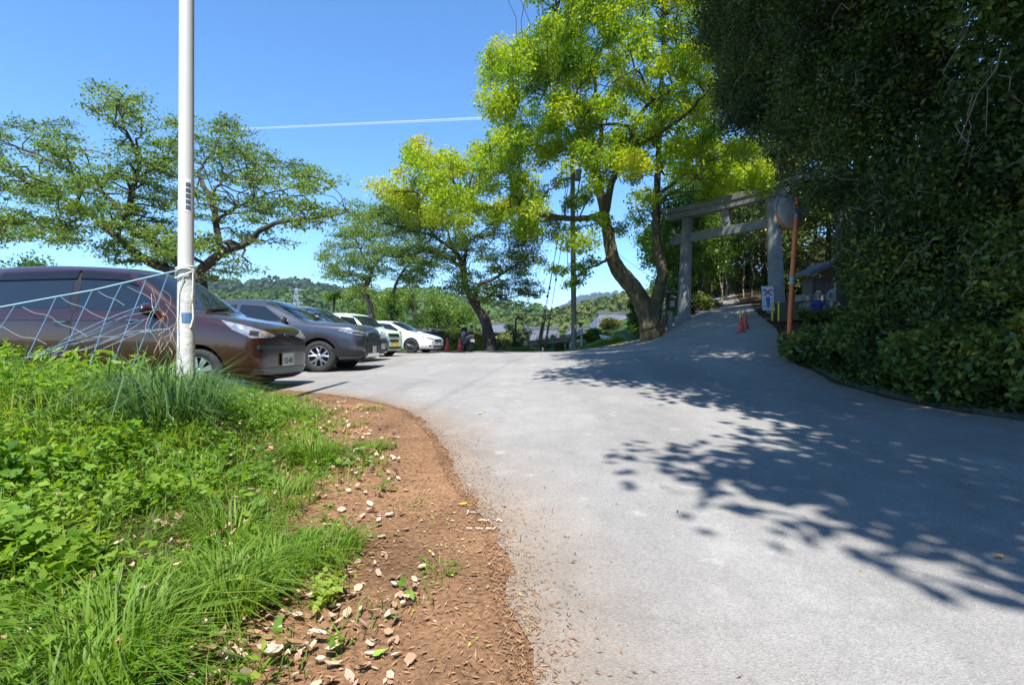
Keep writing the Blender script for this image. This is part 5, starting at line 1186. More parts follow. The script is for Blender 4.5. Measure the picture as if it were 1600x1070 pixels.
clC = poly_clumps(polyC, 100, dC, 1.7, .9, .42, rC, mind=11, tint=.45)
make_tree('cherry_tree', bC, limbsC, clC, L_cherry, mat('pale_bark', (.17, .14, .115), .9, var=.4, scale=6, bump=.6), 'twin stemmed cherry tree with pale bare lower trunk behind the pale green car', 'tree', 'cherry trees round the car park', 42, (.13, .065), 300, 7, shell=.35)

# big camphor with a twin trunk
dD = 26
bD = Vector(((1016 - 800) / 800 * dD, dD, 0)); bD.z = Hs(bD.x, bD.y)
limbsD = [([bD + Vector((.0, 0, -.25)), P(1016, 520, dD), P(1012, 497, dD), P(1001, 470, dD), P(986, 445, dD), P(966, 420, dD), P(956, 398, dD), P(949, 362, dD), P(943, 330, dD), P(932, 269, dD + .3)], .52, .2),
    limb([(932, 270), (915, 229), (905, 202), (890, 150), (880, 90), (870, 20), (868, -60)], dD + .3, .2, .03, 1.5),
    limb([(946, 335), (959, 276), (986, 219), (999, 182), (1019, 158), (1043, 145), (1070, 120)], dD, .17, .03, -2.5),
    limb([(959, 278), (975, 242), (1029, 209), (1076, 175), (1097, 151), (1130, 140)], dD, .14, .03, -3.5),
    limb([(986, 219), (982, 198), (928, 192), (891, 172), (850, 150), (800, 135)], dD - .8, .09, .02, -2),
    limb([(932, 265), (940, 200), (930, 120), (950, 40), (960, -60)], dD + .6, .13, .03, 2.5),
    limb([(944, 335), (905, 342), (860, 338), (817, 331), (740, 320), (690, 312), (645, 300), (605, 300)], dD - .3, .15, .02, -2.0),
    limb([(740, 320), (710, 285), (680, 260), (650, 240)], dD - 1.7, .06, .015, -.5),
    limb([(817, 331), (800, 290), (790, 250), (795, 230)], dD - 1.3, .06, .015, 1.5),
    limb([(956, 400), (935, 413), (915, 420), (903, 431), (885, 420), (862, 425)], dD - .2, .07, .01, -1.5),
    limb([(915, 229), (870, 235), (830, 220), (800, 190)], dD, .09, .02, -2),
    ([bD + Vector((.15, .05, .3)), P(1020, 505, dD), P(1026, 468, dD - .1), P(1034, 430, dD - .1), P(1029, 398, dD), P(1025, 358, dD), P(1026, 306, dD), P(1031, 202, dD), P(1036, 67, dD + .5), P(1040, -60, dD + .8)], .38, .05),
    limb([(1002, 352), (1040, 340), (1075, 318), (1100, 290)], dD - 4.0, .06, .02, -1.0),
    limb([(1026, 306), (1060, 280), (1110, 250), (1150, 240)], dD, .1, .02, -3),
    limb([(1031, 202), (1060, 150), (1100, 90)], dD, .1, .02, -2)]
limbsD[12] = limb([(1026, 320), (1045, 306), (1075, 288), (1100, 268)], dD, .07, .02, -3.5)
limbsD = [(p, a * 1.12, b) for p, a, b in limbsD]
rD = np.random.default_rng(51)
polyD = [(829, -160), (830, 0), (824, 50), (766, 84), (755, 121), (772, 168), (782, 188), (777, 218), (740, 236), (690, 245), (664, 216), (640, 225), (622, 262), (585, 292), (578, 320), (610, 330), (700, 345), (745, 362), (790, 345), (812, 380), (845, 350), (880, 396), (930, 392), (948, 360), (985, 385), (1000, 340), (1020, 285), (1060, 268), (1105, 312), (1150, 325), (1185, 302), (1218, 278), (1200, 255), (1150, 225), (1120, 195), (1170, 150), (1160, 0), (1150, -160)]
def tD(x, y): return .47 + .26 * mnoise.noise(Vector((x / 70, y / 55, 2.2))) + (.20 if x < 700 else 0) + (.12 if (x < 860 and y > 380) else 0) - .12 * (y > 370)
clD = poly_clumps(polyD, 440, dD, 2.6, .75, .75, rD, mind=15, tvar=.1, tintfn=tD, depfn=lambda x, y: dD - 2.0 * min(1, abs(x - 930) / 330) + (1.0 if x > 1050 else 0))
clD = [c_ for i_, c_ in enumerate(clD) if not (535 - (c_[0].z - 1) / c_[0].y * 800 > 270 and 860 < 800 + c_[0].x / c_[0].y * 800 < 1060 and i_ % 5 < 3)]
clD += [(P(x, y, dD - 1.3), (.55, .55, .3), .02, .35) for x, y in ((880, 425), (862, 420), (900, 440), (915, 425), (890, 445), (925, 408), (905, 415))]
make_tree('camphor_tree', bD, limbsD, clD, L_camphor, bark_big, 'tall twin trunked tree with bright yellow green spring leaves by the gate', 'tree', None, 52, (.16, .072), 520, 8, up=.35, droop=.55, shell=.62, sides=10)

# ------------------------------------------------------------------ wooded bank on the right
rE = np.random.default_rng(61)
def ever_tree(y, xt, top, label, seed, n_wall, z0=1.2, lean=-.5, canopy=0, xw=5.7, zcap=11, canx=(1.2, 8.5), per=900, ywid=1.7, leaf=(.082, .042), name='evergreen_tree', tint=.32):
    rng = np.random.default_rng(seed); b_ = Vector((xt, y, Hs(xt, y)))
    tpos = Vector((xt + lean, y + rng.uniform(-.6, .6), b_.z + top))
    lim = [([b_ - Vector((0, 0, .3)), b_.lerp(tpos, .35) + Vector((.2, 0, 0)), b_.lerp(tpos, .7), tpos], .24, .06)]
    for k in range(5):
        f = rng.uniform(.25, .85); a = b_.lerp(tpos, f); e = a + Vector((rng.uniform(-3, -1), rng.uniform(-1.8, 1.8), rng.uniform(.3, 1.8)))
        lim.append(([a, a.lerp(e, .5) + Vector((0, 0, .25)), e], .08, .02))
    cl = []
    for k in range(n_wall):
        z = rng.uniform(z0, zcap); yy = y + rng.uniform(-ywid, ywid)
        x = xw + .30 * mnoise.noise(Vector((yy * .9, z * .9, 7))) * 2 + abs(rng.normal(0, .9)) + .12 * (yy > 12) * (yy - 12)
        r_ = rng.uniform(.5, 1.0)
        pxm = 800 + (x - r_) / yy * 800 if yy > 2 else 2000; pym = 535 - (z - 1) / max(yy, .5) * 800
        if pxm < np.interp(pym, [-60, 0, 150, 260, 300, 345, 470, 500, 560, 600], [1030, 1040, 1085, 1175, 1235, 1282, 1330, 1320, 1270, 1290]) + (70 * mnoise.noise(Vector((pym / 42, 3.3, 1))) if pym < 270 else 0): continue
        cl.append((Vector((x, yy, z)), (r_, r_, r_ * .7), float(np.clip(tint + rng.normal(0, .2) + (.18 if z < 2.6 else 0), 0, .8)), r_ * r_ / .55 * rng.uniform(.55, 1.15)))
    for k in range(canopy):
        yy = y + rng.uniform(-2.4, 2.4); x = rng.uniform(*canx)
        zmin = 2.6 + .74 * max(yy, 0) + max(0, 6.0 - .5 * (x + 2)) * (yy < 4)
        z = max(zmin, 6.5) + rng.uniform(.4, 3.4); r_ = rng.uniform(.9, 1.5)
        cl.append((Vector((x, yy, z)), (r_, r_, r_ * .5), float(np.clip(.35 + rng.normal(0, .12), 0, 1)), r_ * r_ * .62))
        if k % 3 == 0:
            a = b_.lerp(tpos, .75); e = Vector((x, yy, z)); lim.append(([a, a.lerp(e, .5) + Vector((0, 0, .8)), e], .07, .02))
    tr_ = make_tree(name, b_, lim, cl, L_ever, bark_dark, label, 'tree', 'evergreen trees on the wooded bank', seed, leaf, per, 6, up=.45, droop=.35, shell=.5)
    tw = []
    for k in range(46):                                     # bare dead twigs hanging out of the leaf wall
        q = cl[rng.integers(0, len(cl))]; a = np.array(q[0]) - np.array([q[1][0] * .8, rng.uniform(-.5, .5), 0]); tw.append((wiggle(a, a + np.array([rng.uniform(-.25, .3), rng.uniform(-.9, .9), rng.uniform(-1.1, .4)]), rng, 6, .16), .009, .002))
    V, F = tubes_np(tw, 4); tag(link_mesh('dead_twigs', quad_mesh('dead_twigs', V - np.array(b_), F, mat('dead_twig', (.21, .16, .115), .9, 0, .3), smooth=True), tr_), kind='stuff')
    return tr_
ever_tree(5.0, 8.0, 9, 'dark evergreen tree at the right edge, nearest on the wooded bank', 62, 70, zcap=6.5, leaf=(.085, .044), ywid=1.5)
ever_tree(7.2, 7.9, 10, 'dark evergreen tree above the low kerb wall on the wooded bank', 63, 85, zcap=8.0)
ever_tree(9.6, 8.0, 12, 'dark evergreen tree just right of the round traffic mirror', 64, 95, zcap=10.0, z0=1.6)
ever_tree(12.0, 8.8, 13, 'dark evergreen tree spreading above the round traffic mirror', 60, 100, zcap=11.5, z0=3.0)
ever_tree(14.4, 9.8, 14, 'dark evergreen tree leaning over the gate and round mirror', 65, 110, zcap=13, z0=4.5, xw=5.4, lean=-.9)
ever_tree(17.2, 11.2, 15, 'dark evergreen tree behind the round mirror, next to the gate', 66, 100, zcap=14, z0=5.0, xw=5.7, lean=-.9)
def tall_tree(y, xt, label, seed, n_=68, x0=1.2):
    rng = np.random.default_rng(seed); b_ = Vector((xt, y, Hs(xt, y))); top = Vector((xt - 2.5, y, b_.z + 11 + .5 * max(y, 0)))
    lim = [([b_ - Vector((0, 0, .3)), b_.lerp(top, .5) + Vector((.5, 0, 0)), top], .3, .1)]; cl = []
    for k in range(n_):
        yy = y + rng.uniform(-2.2, 2.2); x = x0 + (max(9.8, xt + 1) - x0) * rng.uniform(0, 1); x += .5 * math.sin(yy * 1.3) * (x < 3)
        z = max(2.9 + .76 * max(yy, 0), 7.0 if yy > 1 else 6.0) + rng.uniform(.3, 3.2); r_ = rng.uniform(.8, 1.35)
        cl.append((Vector((x, yy, z)), (r_, r_, r_ * .5), float(np.clip(.35 + rng.normal(0, .12), 0, 1)), r_ * r_))
        if k % 3 == 0: a = b_.lerp(top, rng.uniform(.6, .95)); e = Vector((x, yy, z)); lim.append(([a, a.lerp(e, .5) + Vector((0, 0, .8)), e], .08, .02))
    return make_tree('overhanging_tree', b_, lim, cl, L_ever, bark_dark, label, 'tree', 'tall trees arching over the lane', seed, (.19, .11), 300, 6, up=.6, droop=.3, shell=.5)
tall_tree(-8.6, 9.4, 'tall tree arching over the lane, farthest behind the viewer', 167, 70, 3.0)
tall_tree(-5, 9.2, 'tall tree arching over the lane, second farthest behind the viewer', 168, 86, 2.0)
tall_tree(-1.2, 9.0, 'tall tree arching over the lane just behind the viewer', 169, 95, 2.15)
tall_tree(2.4, 9.2, 'tall tree arching over the lane right beside the viewer', 170, 100, 2.3)
tall_tree(5.8, 9.6, 'tall tree arching over the lane above the kerb wall', 171, 105, 1.75)
tall_tree(9.2, 10.0, 'tall tree arching over the lane beside the round mirror', 172, 105, 1.7)
tall_tree(12.4, 10.8, 'tall tree arching over the lane below the gate', 173, 100, 2.2)
tall_tree(15.4, 12.2, 'tall tree arching over the lane beside the small shrine', 174, 64, 6.4)

# shrubs along the foot of the bank
def shrub(name, x, y, r_, h, label, seed, lm=L_ever, tint=.5, n_=7, leaf=(.10, .05), per=420, group='shrubs along the foot of the wooded bank', cat='shrub', z=None, dens=1.0, droop=.3):
    rng = np.random.default_rng(seed); zb = Hs(x, y) if z is None else z; b_ = Vector((x, y, zb)); lim = []; cl = []
    for k in range(n_):
        a = rng.uniform(0, 6.28); q = math.sqrt(rng.uniform(0, 1)) * r_ * .75; hz = rng.uniform(.25, .95) * h * (1 - .35 * (q / r_))
        e = b_ + Vector((q * math.cos(a), q * math.sin(a), hz)); lim.append(([b_ + Vector((rng.uniform(-.1, .1), rng.uniform(-.1, .1), -.05)), b_.lerp(e, .5) + Vector((0, 0, .1 * h)), e], .02 * h + .008, .006))
        s = rng.uniform(.32, .5) * r_; cl.append((e, (s, s, min(s, h * .34)), float(np.clip(tint + rng.normal(0, .15), 0, 1)), dens * s * s / (.16 * r_ * r_)))
    return make_tree(name, b_, lim, cl, lm, bark_dark, label, cat, group, seed, leaf, per, 5, up=.5, droop=droop, shell=.45, sides=5)
for i, (x, y, r_, h, t, lab) in enumerate([(5.95, 10.0, .75, .5, .72, 'bright tipped shrub right of the orange mirror pole base'), (5.5, 9.1, .65, .6, .6, 'low shrub at the start of the kerb wall'), (5.45, 8.2, .75, 1.0, .42, 'dark leafy shrub overhanging the left end of the kerb wall'),
        (5.35, 7.3, .6, .85, .36, 'dark shrub draped over the middle of the kerb wall'), (5.45, 6.3, .7, 1.0, .62, 'shrub with fresh glossy leaves near the right end of the kerb wall'), (5.7, 5.4, .75, 1.1, .72, 'glossy leaved shrub cut by the right edge of the picture'),
        (6.9, 11.0, .7, .45, .6, 'low shrub in front of the seated pair'), (7.1, 9.4, 1.0, 1.7, .42, 'tall dark shrub half way up the bank above the kerb'), (6.9, 7.6, 1.1, 2.2, .38, 'tall dark shrub on the bank under the evergreens'),
        (8.4, 11.7, .8, 1.3, .7, 'yellowish shrub below the small shrine'), (6.9, 6.2, 1.1, 2.2, .45, 'tall shrub on the bank behind the glossy leaves'), (6.6, 8.5, .9, 1.6, .5, 'rounded shrub on the bank above the kerb wall'), (7.0, 5.0, 1.0, 2.0, .5, 'tall shrub at the far right of the bank')]):
    shrub('shrub', x, y, r_, h, lab, 71 + i, tint=t, n_=13, leaf=(.095, .05), per=380)

ru = np.random.default_rng(99); n_ = 15000; y = ru.uniform(3.6, 13, n_); x = xedge(y) + .12 + np.abs(ru.normal(0, .9, n_)); C = np.column_stack([x, y, H(x, y) + ru.uniform(.02, .3, n_) * np.clip((x - xedge(y)) * 2, .25, 1)])
V, F = leaf_cloud(C, .08, .042, ru, up=.8, droop=.2)
tag(link_mesh('bank_undergrowth', quad_mesh('bank_undergrowth', V, F, L_ever, tint=np.clip(.4 + ru.normal(0, .2, n_), 0, 1))), 'low leafy undergrowth carpeting the foot of the wooded bank', 'undergrowth', kind='stuff')

# ------------------------------------------------------------------ wood beyond the gate
def wood_tree(px, d, hgt, r_, lm, tint, label, seed, n_=26, z=None, rc=1.3, per=380, leaf=(.22, .11), crown_from=.3, group='trees beyond the gate', name='woodland_tree', tr=.18, flat=.7):
    rng = np.random.default_rng(seed); x = (px - 800) / 800 * d; zb = Hs(x, d) if z is None else z; b_ = Vector((x, d, zb)); top = b_ + Vector((rng.uniform(-.6, .6), 0, hgt))
    lim = [([b_ - Vector((0, 0, .3)), b_.lerp(top, .4) + Vector((rng.uniform(-.3, .3), 0, 0)), top], tr, tr * .25)]; cl = []
    for k in range(n_):
        f = rng.uniform(crown_from, 1.02); a = rng.uniform(0, 6.28); q = math.sqrt(rng.uniform(0, 1)) * r_ * (1.1 - .6 * abs(f - .6)); e = b_.lerp(top, f) + Vector((q * math.cos(a), q * math.sin(a), 0))
        if k % 4 == 0: lim.append(([b_.lerp(top, f * .75), e], tr * .3, .02))
        s = rc * rng.uniform(.6, 1.2); cl.append((e, (s, s, s * flat), float(np.clip(tint + rng.normal(0, .16), 0, 1)), s * s / rc / rc))
    return make_tree(name, b_, lim, cl, lm, bark_dark, label, 'tree', group, seed, leaf, per, 5, up=.4, droop=.4, shell=.5, sides=6)
wood_tree(1098, 36, 9.5, 2.6, L_fresh, .55, 'fresh green tree seen under the crossbeam, left of the gateway', 81, 30)
wood_tree(1135, 41, 11, 3.0, L_fresh, .6, 'bright leaved tree in the middle of the gateway opening', 82, 34)
wood_tree(1175, 46, 13, 3.2, L_ever, .75, 'dark woodland tree at the back of the gateway opening', 83, 34)
wood_tree(1062, 33, 7.5, 2.2, L_fresh, .4, 'green tree behind the left post of the gate', 84, 28)
wood_tree(1200, 38, 12, 3.0, L_ever, .55, 'dark tree behind the right post of the gate', 85, 34)
wood_tree(1240, 30, 11, 3.2, L_ever, .3, 'dark tree behind the small shrine roof', 86, 40, crown_from=.12)
wood_tree(1290, 27, 11, 3.2, L_ever, .3, 'dark tree on the slope right of the small shrine', 87, 40, crown_from=.05)
wood_tree(1150, 58, 16, 4.5, L_fresh, .5, 'tall light green tree rising above the crossbeam', 88, 36, rc=1.8, leaf=(.28, .14))
wood_tree(1090, 52, 14, 4.0, L_ever, .8, 'tall dark green tree behind the wood left of the gate', 89, 34, rc=1.8, leaf=(.28, .14))
wood_tree(1215, 55, 18, 4.5, L_ever, .6, 'tallest dark tree on the hill behind the gate', 90, 40, rc=1.9, leaf=(.28, .14))
wood_tree(1042, 40, 6, 2.2, L_fresh, .35, 'rounded green tree between the twin trunk and the gate', 91, 24)
wood_tree(1125, 50, 9, 4.0, L_ever, .7, 'low dense tree closing the view at the end of the lane', 192, 44, rc=1.7, crown_from=.02, leaf=(.28, .14))
wood_tree(1180, 52, 10, 4.0, L_ever, .5, 'dense dark tree closing the view right of the lane end', 193, 44, rc=1.7, crown_from=.02, leaf=(.28, .14))
wood_tree(1075, 46, 8, 3.5, L_fresh, .3, 'dense green tree filling the gap left of the gateway', 194, 40, rc=1.5, crown_from=.02, leaf=(.26, .13))
wood_tree(1230, 44, 12, 4.0, L_ever, .4, 'dark dense tree right of the gateway opening', 195, 44, rc=1.7, crown_from=.02, leaf=(.28, .14))
# undergrowth behind the gate
for i, (px, d, rr, hh, t, lab) in enumerate([(1085, 31, 1.3, 1.4, .5, 'dark bush at the foot of the left gate post'), (1120, 42, 1.6, 1.8, .6, 'bush where the lane disappears under the trees'), (1170, 44, 1.8, 2.2, .45, 'dense bush at the far end of the lane'),
        (1195, 34, 1.4, 2.0, .4, 'bush right of the lane beyond the gate'), (1225, 26.5, 1.3, 2.2, .25, 'dark bush between the right post and the small shrine'), (1100, 37, 1.3, 1.2, .5, 'low bush along the left of the lane past the gate')]):
    shrub('bush', (px - 800) / 800 * d, d, rr, hh, lab, 130 + i, lm=L_ever, tint=t, leaf=(.2, .1), per=260, group='bushes beyond the gate', cat='bush')
# bamboo and thin bare stems beyond the gate: each a stem of its own
bam = mat('bamboo_stem', (.30, .27, .17), .6, var=.3, scale=3)
rngb = np.random.default_rng(95)
for i in range(16):
    px = rngb.uniform(1085, 1205); d = rngb.uniform(36, 50); x = (px - 800) / 800 * d; zb = Hs(x, d); hh = rngb.uniform(3.5, 7)
    m_ = MB(); q = [Vector((x + t * rngb.uniform(-.5, .5), d, zb - .1 + hh * t)) for t in np.linspace(0, 1, 6)]; m_.tube(q, [.05 - .006 * k for k in range(6)], 6)
    tag(m_.build('bamboo_stem', bam, None, smooth=True), 'thin pale bare stem standing in the wood beyond the gate', 'stem', 'thin stems in the wood beyond the gate')

# ------------------------------------------------------------------ trees and scrub beyond the car park
SH = 'shrubs and trees beyond the car park'
wood_tree(560, 44, 5.5, 2.6, L_cherry, .5, 'round green tree right of the vine covered stump', 101, 22, rc=1.2, group=SH, name='roadside_tree')
wood_tree(655, 40, 4.8, 2.6, L_cherry, .6, 'spreading green tree above the white car', 102, 24, rc=1.2, group=SH, name='roadside_tree')
wood_tree(700, 46, 4.6, 2.4, L_cherry, .65, 'light green tree left of the leaning cherry trunk', 103, 20, rc=1.1, group=SH, name='roadside_tree')
wood_tree(20, 30, 5.6, 3.2, L_fresh, .35, 'green tree top showing over the roof of the brown van', 104, 26, rc=1.3, group=SH, name='roadside_tree')
wood_tree(-60, 26, 4.8, 2.6, L_fresh, .3, 'green tree cut by the left edge above the brown van', 105, 20, rc=1.2, group=SH, name='roadside_tree')
wood_tree(470, 48, 3.8, 2.6, L_cherry, .5, 'low tree behind the roofs of the grey cars', 106, 20, rc=1.1, group=SH, name='roadside_tree')
wood_tree(802, 33.5, 2.6, .8, L_ever, .6, 'slim dark ivy covered stump left of the guard rail', 107, 12, rc=.5, group=SH, name='ivy_stump', leaf=(.12, .07), per=240, crown_from=.15)
wood_tree(512, 31, 3.7, .5, L_fresh, .75, 'vine covered dead stump standing behind the grey estate car', 108, 12, rc=.4, group=SH, name='vine_stump', leaf=(.14, .08), per=150, crown_from=.3)
wood_tree(612, 32.0, 3.6, .55, L_fresh, .7, 'ivy clad stem in front of the twin cherry trunks', 109, 12, rc=.45, group=SH, name='ivy_column', leaf=(.14, .08), per=200, crown_from=.15)
for i, (px, d, rr, hh, t, lab) in enumerate([(705, 31.5, 1.2, 1.5, .55, 'yellow green shrub behind the left traffic cone'), (728, 32.5, 1.3, 1.9, .75, 'tall yellowish shrub behind the scooter'), (748, 33, 1.3, 1.8, .6, 'shrub behind the leaning cherry trunk'),
        (775, 33, 1.3, 1.5, .7, 'straw coloured shrub just right of the cherry trunk'), (793, 34, 1.2, 1.4, .8, 'dry yellowish shrub left of the ivy stump'), (825, 37, 1.4, 1.6, .5, 'low green shrub left of the striped guy guards'),
        (994, 30.5, .95, 2.7, .42, 'dense green bush between the tiled house and the twin trunk'), (870, 38, 1.2, 1.25, .35, 'bright green bush left of the utility pole'), (922, 36, 1.3, .95, .38, 'bright green bush right of the utility pole'),
        (952, 40, 1.3, .9, .7, 'dull yellowish bush in front of the tiled house'), (1000, 28.6, .8, 1.2, .4, 'low bush at the foot of the twin trunk')]):
    shrub('shrub', (px - 800) / 800 * d, d, rr, hh, lab, 150 + i, lm=(L_fresh if t < .45 else L_shrub), tint=t, leaf=(.15, .075), per=330, group=SH, n_=9)
# far scrub across the valley: one mass
rs = np.random.default_rng(120); C = []
for _ in range(520):
    d = rs.uniform(48, 230); px = rs.uniform(100, 1010); x = (px - 800) / 800 * d
    if px > 690 and (d < 100 or 880 < px < 1005): continue
    r_ = rs.uniform(1.2, 2.6) * (1 + d / 300); zb = Hs(x, d); c0 = np.array([x, d, zb + r_ * .6])
    C.append((c0 + unit(rs.normal(size=(90, 3))) * r_ * rs.uniform(.6, 1, (90, 1)) * np.array([1, 1, .8]), np.full(90, rs.uniform(.1, .95))))
V, F = leaf_cloud(np.concatenate([a for a, _ in C]), .75, .5, rs)
tag(link_mesh('valley_scrub', quad_mesh('valley_scrub', V, F, L_shrub, tint=np.clip(np.concatenate([b for _, b in C]) + rs.normal(0, .08, len(V) // 4), 0, 1))),
    'mass of mixed scrub filling the valley beyond the lane', 'scrub', kind='stuff')
# ------------------------------------------------------------------ grass, weeds and litter on the left verge
rG = np.random.default_rng(201)
L_grass = leaf_mat('grass_blade', [(.07, .16, .02), (.14, .265, .028), (.23, .35, .045), (.38, .34, .13)], .5, .5, .3)
L_weed = leaf_mat('weed_leaf', [(.075, .175, .02), (.15, .30, .032), (.25, .40, .05), (.34, .44, .07)], .55, .5, .3)
L_long = leaf_mat('long_grass', [(.06, .13, .045), (.10, .195, .06), (.15, .25, .09)], .35, .45, .4)
def edge_x(y): return np.interp(y, [p[1] for p in LEFT[:19]], [p[0] for p in LEFT[:19]])
def grass_w(x, y):
    """how likely grass is: 1 deep in the verge, falling to the bare needle strip by the lane"""
    wid = np.interp(y, [0.5, 1.4, 2.2, 3.2, 4.2, 5.2, 6.2, 7.0], [.64, .56, .44, .40, .42, .50, .85, 1.3])
    t = (edge_x(y) - x - wid) / 1.15 + .55 * sn(x, y, 2.7) * .5 + .35 * sn(x, y, 6.1, 2) * .5
    return np.clip(t, 0, 1)
def scatter(n_, y0, y1, xmin, power=1.0, fn=grass_w):
    y = rG.uniform(y0, y1, n_); x = rG.uniform(xmin, .1, n_); k = rG.uniform(0, 1, n_) < fn(x, y) ** power
    vis = (x > -1.12 * np.maximum(y, .3) - .7)
    k &= vis; x, y = x[k], y[k]; return x, y
x, y = scatter(170000, .7, 6.9, -7.5)
gap_ = .5 + .5 * sn(x, y, 3.3, 4) * .66; k = rG.uniform(0, 1, len(x)) < .25 + .75 * gap_; x, y = x[k], y[k]
hgt = .07 + .10 * np.clip(edge_x(y) - x - .6, 0, 1.6) / 1.6 * (.6 + .4 * sn(x, y, 1.7)); hgt = np.clip(hgt * rG.uniform(.6, 1.5, len(x)), .03, .26) * (1 + 1.1 * sstep(-x, 1.8, 3.2) * sstep(y, 2.6, 3.4))
V, F = blades(np.column_stack([x, y, H(x, y) - .01]), hgt, .0052, rG, .8)
tn = np.clip(.42 + .18 * sn(x, y, 2.2, 1) + rG.normal(0, .16, len(x)), 0, .95); tn[rG.uniform(0, 1, len(x)) < .10] = 1
tag(link_mesh('grass', quad_mesh('grass', V, F, L_grass, tint=np.concatenate([tn, tn]))), 'rough green grass covering the verge on the left', 'grass', kind='stuff')

# broad weeds: rosettes and upright leafy stems
WC = []; WT = []; SV = []
x, y = scatter(17000, .7, 6.4, -7.5, 1.6)
k = rG.uniform(0, 1, len(x)) < np.clip(.28 + .75 * (.5 + .5 * sn(x, y, 1.9, 5)) + .5 * sstep(-x - .9 * y, -.4, .6), 0, 1); x, y = x[k], y[k]
for x0, y0 in zip(x, y):
    depth_ = float(edge_x(y0) - x0); h = rG.uniform(.04, .12) + .17 * min(1, max(0, depth_ - .9)) * rG.uniform(.3, 1); z0_ = Hs(x0, y0) if False else None
    WC.append((x0, y0, h))
WC = np.array(WC); zb = H(WC[:, 0], WC[:, 1]); nl = 9
rep = np.repeat(np.arange(len(WC)), nl); f = rG.uniform(.15, 1, len(rep)); h = WC[rep, 2]
C = np.column_stack([WC[rep, 0] + rG.normal(0, .028, len(rep)) * (1.2 - f * .4), WC[rep, 1] + rG.normal(0, .028, len(rep)) * (1.2 - f * .4), zb[rep] + h * f])
V, F = leaf_cloud(C, .038, .019, rG, up=1.0, droop=.1, lvar=.6)
tn = np.clip(.42 + .2 * sn(C[:, 0], C[:, 1], 1.9, 3) + rG.normal(0, .18, len(C)), 0, 1)
tag(link_mesh('small_weeds', quad_mesh('small_weeds', V, F, L_weed, tint=tn)), 'low leafy weeds mixed through the grass on the left', 'weeds', kind='stuff')

# individual broad leaved plants near the viewer
def toothed_plant(x, y, h, r_, n_, label, seed, lm=L_weed, tint=.5, ll=.09, ww=.045, droop=.15):
    rng = np.random.default_rng(seed); zb = Hs(x, y); root = empty('broadleaf_weed', (x, y, zb)); tag(root, label, 'weed', 'broad leaved weeds on the verge')
    paths = []; C = []
    for k in range(n_):
        a = rng.uniform(0, 6.28); e = np.array([math.cos(a) * r_ * rng.uniform(.2, 1), math.sin(a) * r_ * rng.uniform(.2, 1), h * rng.uniform(.55, 1.1)]); p = wiggle((0, 0, -.02), e, rng, 6, .06, .08); paths.append((p, .0035, .0015))
        for j in range(2, 6):
            for _ in range(3): C.append(p[j] + rng.normal(0, ll * .42, 3) * np.array([1, 1, .35]))
    V, F = tubes_np(paths, 4); link_mesh('stem', quad_mesh('stem', V, F, mat('weed_stem', (.09, .17, .03), .6), smooth=True), root)
    # lobed leaves: a five point outline folded along the midrib
    C = np.array(C); n2 = len(C); nr = rng.normal(size=(n2, 3)) * .55; nr[:, 2] += 1; nr = unit(nr); d = unit(np.cross(nr, rng.normal(size=(n2, 3)))); d[:, 2] -= droop; d = unit(d); s = unit(np.cross(d, nr)); nr = np.cross(s, d)
    ln = (ll * rng.uniform(.6, 1.35, n2))[:, None]; w_ = ln * ww / ll
    pt = lambda u, v, q: C + d * ln * u + s * w_ * v + nr * w_ * q
    ring = [pt(-.5, 0, 0), pt(-.25, .55, .12), pt(-.12, .30, .06), pt(.08, .62, .15), pt(.2, .3, .06), pt(.55, 0, -.05), pt(.2, -.3, .06), pt(.08, -.62, .15), pt(-.12, -.30, .06), pt(-.25, -.55, .12), pt(0, 0, -.02)]
    V = np.stack(ring, 1).reshape(-1, 3); k = np.arange(n2)[:, None] * 11
    F = np.concatenate([k + np.array([[a, b, 10]]) for a, b in [(i, (i + 1) % 10) for i in range(10)]])
    link_mesh('leaves', quad_mesh('leaves', V, F[:, ::-1], lm, tint=np.tile(np.clip(tint + rng.normal(0, .15, n2), 0, 1), 10)), root)
for i, (px, py, d, h, r_, n_, t, ll, lab) in enumerate([(30, 760, 2.35, .30, .16, 9, .35, .10, 'dark lobed weed at the left edge half way down'), (120, 760, 2.5, .26, .16, 10, .6, .085, 'bright lobed mugwort clump right of the left edge'), (190, 720, 2.9, .28, .18, 10, .5, .08, 'leafy mugwort clump below the netting'),
        (60, 660, 3.3, .36, .2, 11, .45, .09, 'tall leafy weed under the net at the left'), (150, 630, 3.7, .34, .2, 11, .55, .08, 'pale leafy weed under the middle of the net'), (15, 880, 1.75, .2, .13, 9, .45, .10, 'broad pale weed in the lower left corner'), (100, 900, 1.75, .16, .12, 9, .6, .075, 'low bright weed near the lower left corner'),
        (230, 800, 2.3, .15, .12, 8, .55, .07, 'small clover like weed in the middle of the verge'), (350, 640, 3.9, .26, .16, 9, .4, .08, 'leafy weed at the foot of the white pole'), (345, 700, 3.0, .16, .12, 8, .5, .065, 'small weed between the pole and the grass tufts'), (430, 925, 1.75, .1, .1, 8, .8, .05, 'small bright weed among dry leaves near the front'), (505, 925, 1.75, .09, .09, 9, 1.0, .05, 'yellow green weed seedling on the bare needles')]):
    x = (px - 800) / 800 * d; toothed_plant(x, d, h, r_, n_, lab, 300 + i, tint=t, ll=ll * .68, ww=ll * .4)
